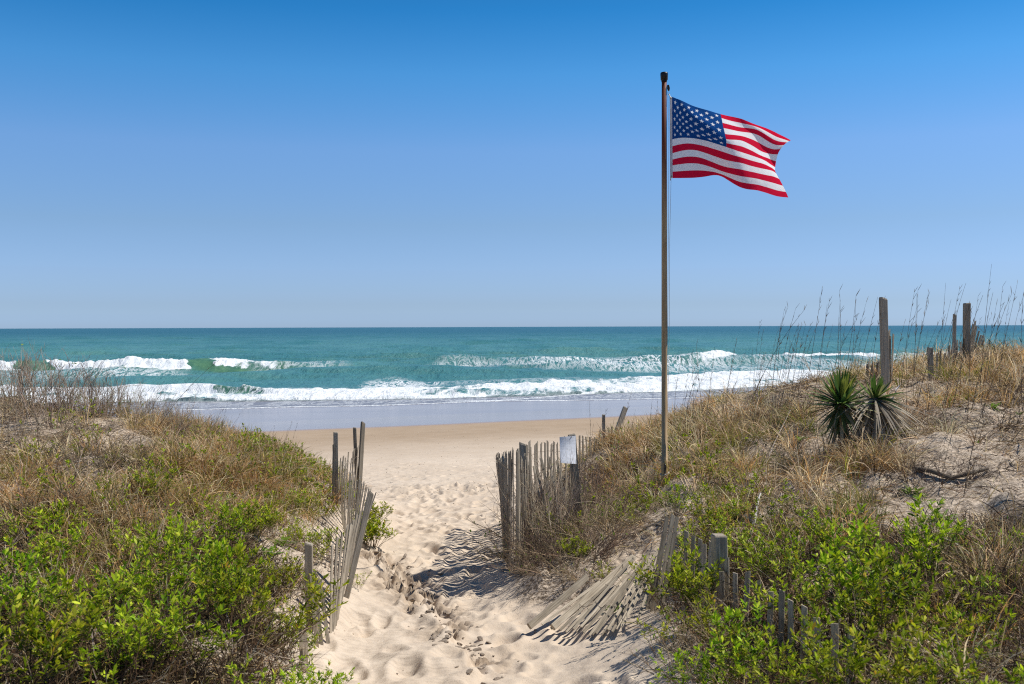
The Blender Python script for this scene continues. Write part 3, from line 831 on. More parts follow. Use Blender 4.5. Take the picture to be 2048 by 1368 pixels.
# far right fence on the dune crest
f7 = fence('sand_fence', on(1900, 15.2), 'broken sand fence on the right dune crest with two tall grey posts')
post(on(1771, 14.0, .3), WV(1767, 596, 14.0), .088, f7, .2)
post(on(1862, 14.2, .2), WV(1860, 695, 14.2), .06, f7, .2)
post(on(1906, 15.4, .3), WV(1910, 629, 15.4), .042, f7, .2)
post(on(1933, 15.5, .3), WV(1934, 606, 15.5), .086, f7, .15)
pk = []
for (bu, tu, tv, d) in [(1936, 1946, 648, 15.6), (1938, 1951, 642, 15.7), (1940, 1953, 652, 15.6), (1942, 1958, 662, 15.7), (1944, 1962, 670, 15.7), (1946, 1966, 671, 15.8), (1949, 1967, 680, 15.9), (1930, 1942, 676, 15.5)]:
    a = on(bu, d, .1); b = WV(tu, tv, d); picket(a, b, f7, .5); pk.append((a, b))
rungs(pk, (.5,), f7)
pk = []
for (u, tv, d) in [(1731, 728, 14.6), (1737, 723, 14.6), (1742, 726, 14.6), (1747, 724, 14.6), (1752, 726, 14.5), (1757, 722, 14.5), (1776, 660, 14.1), (1780, 672, 14.1), (1783, 668, 14.1), (1874, 706, 14.6), (1881, 702, 14.7), (1888, 706, 14.8), (1896, 690, 15.0),
                   (1902, 686, 15.2), (1914, 680, 15.4), (1919, 684, 15.4), (1924, 676, 15.5), (1900, 700, 15.2)]:
    a = on(u - 2, d, .1); b = WV(u + random.uniform(0, 4), tv, d)
    if b.z < a.z + .2: b.z = a.z + .25
    if (b - a).length > 1.2: a = b + (a - b).normalized() * 1.2
    picket(a, b, f7, .5); pk.append((a, b))
rungs(pk[:6], (.8,), f7); rungs(pk[9:], (.8,), f7)

# ------------------------------------------------------------------ flagpole and flag
PD = 12.0
pb = on(1328, PD, .12); pt = WV(1330, 160, PD)
fp = empty('flagpole', pb, 'tall slim brown flagpole with a black cap standing on the right dune', 'flagpole')
hgt = (pt - pb).length
tilt = (pt - pb)
def pole_at(v):
    f = (W(0, v, PD)[2] - pb.z) / (pt.z - pb.z); return pb.lerp(pt, f)
def tube_obj(name, pts_, rads, mat, parent, m=16, caps=True):
    P = np.array([[tuple(Vector(p) - parent.location) for p in pts_]]); R = np.array([rads])
    V, Fc, C = tubes(P, R, np.ones((1, 3)), m)
    fl = [Fc]
    n = len(pts_)
    me = bpy.data.meshes.new(name)
    faces = [tuple(int(i) for i in f) for f in Fc]
    if caps: faces += [tuple(range(m)), tuple((n - 1) * m + j for j in range(m))]
    me.from_pydata([tuple(v) for v in V], [], faces)
    me.polygons.foreach_set('use_smooth', [len(f) == 4 for f in faces])
    return link(name, me, M[mat], parent)
segs = [1000, 700, 520, 340, 165]
rr = [.036, .0355, .034, .032, .030]
tube_obj('pole', [pole_at(v) for v in segs] , rr, 'pole', fp)
tube_obj('sleeve', [pole_at(1002), pole_at(985), pole_at(930), pole_at(920)], [.041, .041, .040, .037], 'pole', fp)
ct = pole_at(160)
tube_obj('cap', [ct - Vector((0, 0, .05)), ct - Vector((0, 0, .03)), ct - Vector((0, 0, .028)), ct + Vector((0, 0, .045)), ct + Vector((0, 0, .06)), ct + Vector((0, 0, .066))],
         [.034, .036, .043, .047, .043, .03], 'black', fp)
tube_obj('pulley', [ct + Vector((.045, -.01, -.09)), ct + Vector((.05, -.01, -.13)), ct + Vector((.052, -.01, -.16))], [.012, .018, .010], 'black', fp, 8)
# halyard: two runs beside the pole, tied off with a loop near the base
h1 = [WV(1337, 184, PD - .02), WV(1339, 260, PD - .02), WV(1338, 420, PD - .02), WV(1336, 600, PD - .02), WV(1333, 800, PD - .02), WV(1330, 935, PD - .04)]
h2 = [WV(1336, 172, PD), WV(1341, 190, PD), WV(1343, 362, PD), WV(1340, 480, PD + .01), WV(1338, 700, PD + .01), WV(1331, 940, PD)]
tube_obj('halyard', h1, [.0022] * 6, 'rope', fp, 5); tube_obj('halyard', h2, [.0022] * 6, 'rope', fp, 5)
c0 = pole_at(948)
loop = [c0 + Vector((.052 * math.cos(a), .05 * math.sin(a), -.02 + .018 * math.sin(a * 1.0 + 1))) for a in np.linspace(-PI * .9, PI * 1.0, 16)]
tube_obj('rope_tie', loop, [.006] * 16, 'rope', fp, 6)
tube_obj('cleat', [c0 + Vector((-.0, -.045, -.01)), c0 + Vector((.0, -.05, .05)), c0 + Vector((0, -.045, .10))], [.008, .012, .008], 'black', fp, 8)

# flag: control grid of the cloth (columns along the fly, rows down the hoist)
S_ = [0, .2, .4, .55, .7, .85, 1.0]
T_ = [0, 3 / 13, 5 / 13, 7 / 13, 9 / 13, 11 / 13, 1]
def zc(x, y, dd): return W(x / 4.4118 + 1280, y / 4.4118 + 120, PD + dd)
cols_ = [
    [(290, 325, 0), (290, 491, 0), (290, 602, 0), (290, 700, 0), (291, 823, 0), (291, 930, 0), (292, 1042, 0)],
    [(480, 403, .09), (455, 530, .02), (462, 612, .05), (478, 690, .09), (498, 797, .12), (522, 915, .14), (560, 1032, .16)],
    [(716, 478, .26), (745, 600, .05), (764, 700, -.03), (768, 768, -.02), (756, 880, .02), (740, 985, .08), (728, 1031, .13)],
    [(880, 514, .33), (893, 632, .26), (905, 712, .12), (905, 815, .02), (902, 910, -.04), (898, 1025, -.08), (890, 1124, -.08)],
    [(1035, 572, .38), (1040, 662, .42), (1055, 792, .30), (1045, 862, .14), (1045, 950, .02), (1048, 1050, -.06), (1040, 1150, -.12)],
    [(1190, 632, .42), (1180, 742, .54), (1150, 828, .46), (1135, 905, .28), (1150, 972, .14), (1170, 1082, .02), (1180, 1193, -.06)],
    [(1335, 710, .5), (1278, 748, .66), (1222, 832, .62), (1197, 948, .45), (1207, 1000, .25), (1266, 1108, .12), (1310, 1215, .05)]]
CG = np.array([[zc(*p) for p in c] for c in cols_])      # 7 x 7 x 3
def spline_eval(xk, Y, xq):
    """natural cubic spline along axis 0"""
    n = len(xk); h = np.diff(xk); A = np.zeros((n, n)); B = np.zeros_like(Y); A[0, 0] = A[-1, -1] = 1
    for i in range(1, n - 1):
        A[i, i - 1] = h[i - 1]; A[i, i] = 2 * (h[i - 1] + h[i]); A[i, i + 1] = h[i]
        B[i] = 6 * ((Y[i + 1] - Y[i]) / h[i] - (Y[i] - Y[i - 1]) / h[i - 1])
    Mm = np.linalg.solve(A, B.reshape(n, -1)).reshape(Y.shape)
    i = np.clip(np.searchsorted(xk, xq) - 1, 0, n - 2)
    sh = (-1,) + (1,) * (Y.ndim - 1)
    hx = h[i].reshape(sh); a = (np.array(xk)[i + 1] - xq).reshape(sh) / hx; b = 1 - a
    return a * Y[i] + b * Y[i + 1] + ((a ** 3 - a) * Mm[i] + (b ** 3 - b) * Mm[i + 1]) * hx ** 2 / 6
NS, NT = 760, 416
sq = np.linspace(0, 1, NS); tq = np.linspace(0, 1, NT)
A = spline_eval(S_, CG, sq)                              # NS x 7 x 3
A = spline_eval(T_, A.transpose(1, 0, 2), tq)            # NT x NS x 3
ss, tt = np.meshgrid(sq, tq)
# small wrinkles in the cloth
A[..., 1] += .010 * np.sin(ss * 30 + tt * 12) * ss * (1 - .4 * ss) + .012 * fbm(ss * 9 + tt * 3, tt * 5 - ss * 2, 3, 4) * sstep(0, .1, ss)
A[..., 1] += .022 * np.sin((tt - ss * 1.1) * 22) * np.exp(-((ss - .22) / .16) ** 2) * (1 - tt)
white = np.array([.95, .95, .96]); red = np.array([.72, .012, .05]); blue = np.array([.010, .075, .28])
colr = np.where(((np.floor(np.clip(tt * 13, 0, 12.999)) % 2) == 0)[..., None], red, white)
cant = (ss < .4) & (tt < 7 / 13)
colr = np.where(cant[..., None], blue, colr)
asp = 1.9
for r in range(9):
    for c in range(11):
        if (r + c) % 2: continue
        cx = (c + 1) / 12 * .4; cy = (r + 1) / 10 * (7 / 13)
        X = (ss - cx) * asp * 1.0; Y = -(tt - cy)
        rad = np.hypot(X, Y); near = rad < .035
        ang = np.arctan2(X, Y)
        a5 = np.abs(((ang + PI / 5) % (2 * PI / 5)) - PI / 5)
        R0 = .0295; r_in = R0 * .382
        # star edge between tip (angle 0) and notch (angle pi/5)
        p1 = np.array([R0, 0.]); p2 = np.array([r_in * math.cos(PI / 5), r_in * math.sin(PI / 5)])
        nx_, ny_ = (p2[1] - p1[1]), -(p2[0] - p1[0])
        lim = (p1[0] * nx_ + p1[1] * ny_) / (np.cos(a5) * nx_ + np.sin(a5) * ny_ + 1e-12)
        colr = np.where((near & (rad < lim))[..., None], white, colr)
fb = Vector(A[0, 0])
fe = empty('flag', fb, 'stars and stripes flag flying to the right from the pole', 'flag')
me = np_mesh('cloth', (A - np.array(fb)).reshape(-1, 3), [grid_faces(NT, NS)], cols=colr.reshape(-1, 3))
cl = link('cloth', me, M['flag'], fe)
hp = [Vector(A[int(f * (NT - 1)), 0]) for f in np.linspace(0, 1, 12)]
P = np.array([[tuple(p - fb + Vector((-.014, 0, 0))) for p in hp]])
V, Fc, C = ribbons(P, np.full((1, 12), .015), np.array([[1., 0, 0]]), np.array([[.7, .7, .74]]))
V2 = V + np.array([0, .004, 0])
link('heading', np_mesh('heading', np.r_[V, V2], [Fc, Fc[:, ::-1] + len(V)], cols=np.r_[C, C]), M['flag'], fe)
for p in (hp[0] + Vector((-.014, -.004, -.02)), hp[-1] + Vector((-.014, -.004, .02))):
    ringp = [p + Vector((.008 * math.cos(a), 0, .008 * math.sin(a))) for a in np.linspace(0, 2 * PI, 13)]
    tube_obj('grommet', ringp, [.003] * 13, 'metal', fe, 6, False)
for (a, b) in ((hp[0] + Vector((-.014, -.004, -.02)), WV(1338.5, 188, PD)), (hp[-1] + Vector((-.014, -.004, .02)), WV(1341.5, 361, PD))):
    tube_obj('snap_hook', [a, a.lerp(b, .5) + Vector((0, 0, .006)), b], [.003, .006, .004], 'metal', fe, 6)

# ------------------------------------------------------------------ plants
def unit(v): return v / (np.linalg.norm(v, axis=-1, keepdims=True) + 1e-9)
def shrub_meshes(seed, nst=26, h=.6, spread=.5, leaf=.042, dens=1.0, palette=0, upright=.5, leafy_from=.35):
    r = np.random.default_rng(seed)
    pal = [np.array([[.30, .44, .012], [.42, .54, .018], [.13, .23, .007], [.55, .60, .04]]),
           np.array([[.37, .48, .015], [.48, .56, .02], [.17, .27, .008], [.60, .62, .05]])][palette]
    stems = []; LP = []; LS = []; LW = []; LC = []
    K = 7
    stem_list = []
    for i in range(nst):
        az = r.uniform(0, 2 * PI); out = spread * math.sqrt(r.random()); hh_ = h * r.uniform(.6, 1.08) * (1 - .35 * (out / max(spread, .01)) ** 2)
        t = np.linspace(0, 1, K)
        b0 = np.array([math.cos(az), math.sin(az)]) * out * .25
        tip = np.array([math.cos(az), math.sin(az)]) * out
        wob = np.cumsum(r.normal(0, .012, (K, 2)), 0)
        xy = b0 + (tip - b0) * (t ** (1 + upright))[:, None] + wob
        zz = hh_ * (t ** .9)
        S = np.c_[xy, zz]; stem_list.append((S, r.uniform(.0022, .0042)))
        # side shoots
        for _ in range(r.integers(1, 4)):
            j = r.integers(2, K - 1); a2 = r.uniform(0, 2 * PI); ln = r.uniform(.08, .22) * h / .6
            d = unit(np.array([math.cos(a2) * .6, math.sin(a2) * .6, 1.])); tt_ = np.linspace(0, 1, K)
            stem_list.append((S[j] + d * ln * tt_[:, None] + np.c_[r.normal(0, .004, (K, 2)), np.zeros(K)], .0018))
    P = np.array([s for s, _ in stem_list]); R = np.array([np.linspace(w, w * .4, K) for _, w in stem_list])
    sc = np.array([.15, .095, .055]) * r.uniform(.7, 1.35, (len(P), 1))
    sv = tubes(P, R, sc, 3)
    for S, w in stem_list:
        n = int(r.integers(13, 24) * dens)
        f = 1 - (1 - leafy_from) * .62 * r.random(n) ** 1.5 if w > .002 else 1 - .75 * r.random(n) ** 1.3
        idx = f * (K - 1); i0 = np.clip(idx.astype(int), 0, K - 2); fr = (idx - i0)[:, None]
        p = S[i0] * (1 - fr) + S[i0 + 1] * fr
        T = unit(S[i0 + 1] - S[i0])
        az = r.uniform(0, 2 * PI, n)
        rad = np.c_[np.cos(az), np.sin(az), np.zeros(n)]
        el = (.3 + 1.5 * f ** 6)[:, None] + r.normal(0, .15, (n, 1))
        d = unit(rad + T * el)
        ln = leaf * r.uniform(.45, 1.4, n) * (.75 + .4 * f)
        t4 = np.array([0, .3, .68, 1.])
        bend = r.uniform(-.25, .12, n)
        q_ = p[:, None, :] + d[:, None, :] * (ln[:, None] * t4)[..., None]
        q_[..., 2] += (bend * ln)[:, None] * t4 ** 2
        side = unit(np.cross(d, rad * .4 + np.array([0, 0, 1.]) + r.normal(0, .35, (n, 3))))
        LP.append(q_); LS.append(side); LW.append(ln[:, None] * np.array([.05, .125, .15, .02]) * r.uniform(.8, 1.2, (n, 1)))
        c = pal[r.integers(0, 4, n)] * r.uniform(.75, 1.2, (n, 1))
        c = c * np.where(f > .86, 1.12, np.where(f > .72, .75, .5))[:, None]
        yl = r.random(n) < .015; c[yl] = [.55, .38, .03]
        LC.append(c)
    lv = ribbons(np.concatenate(LP), np.concatenate(LW), np.concatenate(LS), np.concatenate(LC))
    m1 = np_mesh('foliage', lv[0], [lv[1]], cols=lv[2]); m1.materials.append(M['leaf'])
    m2 = np_mesh('stems', sv[0], [sv[1]], cols=sv[2]); m2.materials.append(M['twig'])
    return m1, m2

def bare_meshes(seed, nst=16, h=.6, spread=.35, depth=2, buds=0, sprawl=False, tone=None):
    r = np.random.default_rng(seed); segs_ = []
    K = 7
    def grow(p, d, ln, rad, lev):
        t = np.linspace(0, 1, K)[:, None]
        curve = r.normal(0, .22 if not sprawl else .45, 3); curve[2] = abs(curve[2]) * (.5 if not sprawl else -.5)
        S = p + d * ln * t + curve * ln * t ** 2 * .6 + np.cumsum(r.normal(0, .012 * ln, (K, 3)), 0)
        segs_.append((S, rad, rad * .35))
        if lev > 0:
            for _ in range(r.integers(2, 5)):
                j = r.integers(1, K - 1); nd = unit(unit(S[j] - S[j - 1]) + r.normal(0, .38, 3) + np.array([0, 0, .2]))
                grow(S[j], nd, ln * r.uniform(.35, .65), rad * .6, lev - 1)
    for i in range(nst):
        az = r.uniform(0, 2 * PI); o_ = r.uniform(.1, 1) * (1.4 if sprawl else .45)
        d = unit(np.array([math.cos(az) * o_, math.sin(az) * o_, 1. if not sprawl else r.uniform(.25, .9)]))
        grow(np.array([math.cos(az), math.sin(az), 0]) * spread * r.random(), d, h * r.uniform(.5, 1), r.uniform(.0028, .0052) * (1.15 if sprawl else 1), depth)
    P = np.array([s[0] for s in segs_]); R = np.array([np.linspace(s[1], s[2], K) for s in segs_])
    base = np.array([.34, .265, .195]) if not sprawl else np.array([.34, .25, .16])
    if tone: base = np.array(tone)
    C = base * r.uniform(.4, 1.6, (len(P), 1)) * (1 + r.normal(0, .04, (len(P), 3)))
    v = tubes(P, R, C, 3)
    me = np_mesh('twigs', v[0], [v[1]], cols=v[2]); me.materials.append(M['twig'])
    bl = None
    if buds:
        n = buds; k = r.integers(0, len(P), n); j = r.integers(K // 2, K, n); p = P[k, j]
        d = unit(r.normal(0, .6, (n, 3)) + np.array([0, 0, 1.]))
        ln = r.uniform(.02, .04, n); t4 = np.array([0, .35, .7, 1.])
        q_ = p[:, None] + d[:, None] * (ln[:, None] * t4)[..., None]
        sd = unit(np.cross(d, r.normal(0, 1, (n, 3))))
        lv = ribbons(q_, ln[:, None] * np.array([.05, .2, .2, .03]), sd, np.array([.22, .36, .04]) * r.uniform(.7, 1.2, (n, 1)))
        bl = np_mesh('foliage', lv[0], [lv[1]], cols=lv[2]); bl.materials.append(M['leaf'])
    return me, bl

SHRUBS = [shrub_meshes(101 + i, 24 + 3 * (i % 3), .60, .40 + .05 * (i % 3), .037, .95, i % 2, .4, .4) for i in range(6)]
TALLS = [shrub_meshes(131 + i, 15, .72, .26, .04, 1.15, i % 2, .3, .5) for i in range(3)]
SPARSE = [shrub_meshes(151 + i, 13, .55, .34, .034, .7, 1, .4, .55) for i in range(3)]
DENSE = [shrub_meshes(171 + i, 44, .42, .36, .034, 1.15, 1, .3, .25) for i in range(2)]
DARKB = [bare_meshes(241 + i, 34, .62, .30, 2, 0, True, (.13, .095, .07)) for i in range(3)]
BARE = [bare_meshes(201 + i, 24, .62, .26, 2, 10 * (i % 2)) for i in range(4)]
BRUSH = [bare_meshes(221 + i, 30, .62, .28, 2, 24, True) for i in range(4)]

_rot = random.Random(4)
def put_plant(name, pair, names, u, d, s, label, cat, group=None, sz=None, sink=.03, rot=None):
    p = on(u, d, sink)
    e = empty(name, p, label, cat, group)
    e.rotation_euler = (0, 0, _rot.uniform(0, 6.28) if rot is None else rot); e.scale = (s, s, sz or s)
    for me_, nm in zip(pair, names):
        if me_ is None: continue
        o_ = bpy.data.objects.new(nm, me_); COL.objects.link(o_); o_.parent = e
    return e

GL = 'green leafy shrubs on the left dune'; GR = 'green leafy shrubs on the right dune'
shr = [
 # left side: u, d, scale, kind, label
 (60, 3.5, .8, 'T', 'tall out of focus green shrub in the bottom left corner of the photo'),
 (215, 3.6, .75, 'T', 'tall blurred green shrub at the bottom edge right of the corner one'),
 (330, 3.7, .7, 'T', 'blurred upright green shrub at the bottom edge left of the bare sand patch'),
 (0, 4.5, .95, 'S', 'green shrub cut by the left frame edge just above the corner'),
 (120, 4.7, .9, 'S', 'bushy green shrub near the bottom left behind the tall corner shrub'),
 (240, 4.9, .95, 'S', 'broad green shrub between the left corner and the bottom sand patch'),
 (350, 5.2, .85, 'S', 'round green shrub at the left rim of the bottom sand patch'),
 (40, 5.8, .85, 'S', 'low green shrub by the left frame edge among brown grass'),
 (170, 6.0, .8, 'S', 'green shrub mixed with brown grass in the lower left dune'),
 (290, 6.3, .95, 'S', 'full green shrub standing in front of tan grass on the left dune'),
 (385, 6.6, .85, 'S', 'green shrub directly above the bottom sand patch on the left'),
 (330, 7.4, .9, 'S', 'bright green shrub in the middle of the left dune below the tan grass'),
 (250, 7.6, .75, 'Z', 'thin green shrub in tan grass left of the bright middle shrub'),
 (420, 7.6, .8, 'Z', 'loose green shrub at the edge of the upper left sand patch'),
 (520, 5.0, .75, 'S', 'leafy green shrub spreading at the bottom centre left over sand'),
 (590, 5.4, .72, 'S', 'green shrub with a low branch reaching right onto the bottom of the path'),
 (470, 5.9, .85, 'S', 'dense green shrub right of the bottom left sand patch'),
 (545, 6.5, .95, 'S', 'large bright green shrub in front of the nearest left fence post'),
 (585, 7.2, .6, 'S', 'small green shrub hugging the foot of the nearest left fence post'),
 (480, 7.3, .9, 'S', 'bright green shrub left of the nearest fence post'),
 (505, 9.2, .75, 'D', 'dark green broad leaved clump on pale sand above the fence post'),
 (480, 10.0, .6, 'D', 'small rounded green bush behind the dark broad leaved clump'),
 (585, 10.6, .6, 'S', 'green shrub in brown stems just left of the leaning pickets'),
 (640, 9.6, .55, 'Z', 'thin green shrub growing between the leaning pickets and the brown brush'),
 (655, 11.2, .7, 'S', 'green shrub at the foot of the dark upright fence post'),
 (540, 11.4, .5, 'S', 'green shrub in the brown grass on the middle left dune'),
 (610, 12.4, .5, 'S', 'bright green shrub on the left dune edge left of the dark upright fence post'),
 (560, 13.2, .42, 'S', 'green shrub on the crest of the left dune against the tan beach'),
 (500, 13.4, .42, 'S', 'upright green shrub on the low left crest before the wet sand'),
 (530, 12.2, .6, 'Z', 'sparse green shrub in golden grass on the left dune'),
 (645, 13.2, .5, 'Z', 'small green shrub touching the left side of the dark fence post'),
 (742, 13.0, 1.0, 'D', 'rounded bright green bush on the path side of the left fence'),
 (738, 14.0, .9, 'D', 'smaller green bush behind the rounded one beside the left fence'),
 (712, 9.4, .42, 'Z', 'small leafy sprout on sand right of the big leaning fence post'),
 (690, 13.9, .55, 'S', 'green shrub climbing through the far pickets of the left fence'),
 (75, 9.5, .7, 'Z', 'sparse green shrub at the left edge below the dune crest'),
 (70, 11.5, .65, 'Z', 'sparse green sprigs in grey twigs at the far left crest'),
 (160, 12.0, .5, 'Z', 'small green sprigs in the twiggy hollow of the left dune'),
 (190, 12.6, .6, 'Z', 'green sprigs beside the bare sand cap of the left dune'),
 (345, 8.6, .6, 'Z', 'single green shrub rising from golden grass on the left dune'),
 (120, 8.3, .75, 'D', 'yellowish green bush in dark grass at the far left'),
 (395, 13.9, .6, 'Z', 'sparse green shrub leaning over the right end of the left dune crest'),
 (425, 14.2, .6, 'Z', 'last twiggy green shrub on the left dune crest before the wet beach'),
 (445, 8.4, .8, 'S', 'green shrub on the slope left of the upper left sand patch'),
 (380, 9.2, .7, 'Z', 'thin green shrub in the golden grass above the bright middle shrub'),
 (310, 9.4, .75, 'S', 'green shrub at the lower edge of the golden grass'),
 (440, 9.0, .7, 'Z', 'thin green shrub right of the golden grass on the left dune'),
 (560, 8.4, .7, 'S', 'green shrub on pale sand left of the loose short pickets'),
 (600, 8.0, .55, 'Z', 'sparse green shrub touching the short leaning pickets'),
 (540, 10.2, .6, 'S', 'rounded green shrub above the dark broad leaved clump'),
 (610, 11.2, .6, 'S', 'leafy green shrub between the brown brush and the upright fence post'),
 (580, 12.0, .55, 'S', 'green shrub on the ridge of the left dune near the beach'),
 (470, 11.0, .55, 'Z', 'thin green shrub among golden grass near the left crest end'),
 (640, 12.4, .55, 'S', 'green shrub leaning on the far pickets of the left fence'),
 (520, 12.9, .45, 'Z', 'low green sprigs on the left ridge against the wet sand'),
 (200, 8.8, .7, 'Z', 'thin green shrub in brown grass at mid height of the left dune'),
 (100, 7.2, .85, 'S', 'green shrub at the left side among brown grass'),
 (20, 8.0, .8, 'Z', 'sparse green shrub cut by the left frame edge at mid height'),
 (130, 13.6, .55, 'Z', 'green sprigs inside the twiggy crest on the left'),
 (450, 6.2, .85, 'T', 'tall narrow green shrub at the right rim of the bottom left sand patch'),
 (620, 5.9, .55, 'S', 'leafy branch hanging over the path edge at the bottom centre left'),
 # right side
 (1350, 10.2, .55, 'S', 'green shrub close below the flagpole foot'),
 (1430, 11.2, .5, 'Z', 'sparse green shrub on the slope just right of the flagpole'),
 (1500, 10.2, .55, 'Z', 'yellow green shrub in grass in the middle of the right slope'),
 (1560, 9.4, .55, 'Z', 'yellow green shrub beside the bleached stick'),
 (1430, 8.8, .6, 'S', 'green shrub on the slope above the thick rounded post'),
 (1380, 8.3, .65, 'S', 'green shrub behind the upright pickets of the collapsed panel'),
 (1640, 7.4, .6, 'S', 'green shrub left of the dark green grass tuft in the lower right'),
 (1740, 7.6, .5, 'Z', 'sparse green shrub at the lower edge of the right sand face'),
 (1920, 7.4, .55, 'S', 'green shrub below the bare sand at the right'),
 (1100, 11.0, .6, 'S', 'green shrub in the hollow behind the tall curving fence'),
 (1170, 11.6, .5, 'S', 'green shrub tips just right of the board post'),
 (1215, 11.6, .5, 'Z', 'green sprigs in the vine tangle halfway to the flagpole'),
 (1270, 10.4, .5, 'Z', 'green sprigs on the sandy gap below the flagpole'),
 (1320, 6.6, .62, 'Z', 'thin green shrub over the collapsed fence panel'),
 (1350, 7.6, .85, 'S', 'leafy green shrub between the collapsed panel and the thick post'),
 (1385, 6.9, .8, 'S', 'green shrub in front of the pickets left of the thick post'),
 (1425, 6.1, .75, 'S', 'green shrub at the foot of the thick rounded post'),
 (1400, 5.3, .62, 'S', 'low green shrub at the bottom edge left of the right fence'),
 (1480, 5.2, .8, 'S', 'green shrub hanging over the near right pickets'),
 (1560, 5.0, .7, 'S', 'green shrub hiding the pickets near the bottom edge'),
 (1530, 4.3, .6, 'S', 'low green shrub at the bottom edge under the near right pickets'),
 (1680, 4.5, .8, 'S', 'broad green shrub at the bottom edge right of the last picket'),
 (1800, 4.4, .8, 'S', 'broad green shrub at the bottom edge in the right quarter'),
 (1930, 4.3, .72, 'S', 'green shrub at the bottom edge near the right corner'),
 (2040, 4.1, .6, 'T', 'green shrub in the bottom right corner of the photo'),
 (1620, 6.0, .9, 'S', 'green shrub behind the last visible right pickets'),
 (1700, 5.6, 1.05, 'T', 'tall pale leaved green shrub standing out in the lower right'),
 (1760, 5.4, .95, 'S', 'large green shrub beside the tall pale leaved one'),
 (1860, 5.5, .9, 'S', 'round green shrub in the lower right among dark stems'),
 (1690, 6.7, .9, 'T', 'upright green shrub below the dark green grass tuft on the right'),
 (1850, 6.6, .95, 'T', 'upright dark green shrub against bare sand in the lower right'),
 (1790, 6.5, .7, 'S', 'low green shrub between the two upright ones on the right'),
 (1550, 7.0, .75, 'S', 'low green shrub right of the thick post in the shade'),
 (1500, 7.8, .7, 'Z', 'thin yellow green shrub up the slope from the thick post'),
 (1460, 8.2, .75, 'S', 'green shrub just behind the thick rounded post'),
 (1590, 7.9, .6, 'Z', 'thin green shrub on the slope below the bleached stick'),
 (1980, 6.0, .7, 'Z', 'sparse green shrub in dark brush by the right frame edge'),
 (2030, 7.6, .55, 'D', 'small green bush at the right frame edge above the dark brush'),
 (1950, 5.0, .7, 'Z', 'sparse green shrub in the lower right brush'),
 (1150, 9.9, .55, 'D', 'green shrub at the bank foot between the tall fence and the collapsed panel'),
 (1195, 9.3, .45, 'Z', 'small green sprigs above the collapsed panel'),
 (1130, 10.6, .5, 'D', 'dark green shrub in shade behind the tall curving fence'),
 (1245, 10.9, .5, 'Z', 'green sprigs in brown brush left of the flagpole base'),
 (1285, 11.3, .5, 'S', 'bright green sprigs just left of the flagpole foot'),
 (1250, 12.4, .45, 'Z', 'upright green sprig in tan brush left of the flagpole'),
 (1205, 12.2, .5, 'Z', 'green sprigs right of the white board'),
 (1060, 11.2, .95, 'Z', 'green tipped shrub poking over the top of the tall curving fence'),
 (1410, 9.7, .6, 'S', 'green patch on the slope right of the flagpole foot'),
 (1370, 9.4, .5, 'Z', 'thin green shrub below the flagpole foot'),
 (1470, 9.6, .5, 'D', 'bright green low clump in grass right of the flagpole'),
 (1320, 8.6, .5, 'D', 'low green shrub below the flagpole at the upper end of the collapsed panel'),
]
KM = {'S': [SHRUBS[0], TALLS[0], SHRUBS[1], SHRUBS[2], TALLS[1], SHRUBS[3], SHRUBS[4], TALLS[2], SHRUBS[5]], 'T': TALLS, 'Z': SPARSE, 'D': DENSE}
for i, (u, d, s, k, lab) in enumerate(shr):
    put_plant('leafy_shrub', KM[k][i % len(KM[k])], ('foliage', 'stems'), u, d, s, lab, 'shrub', GL if u < 900 else GR)

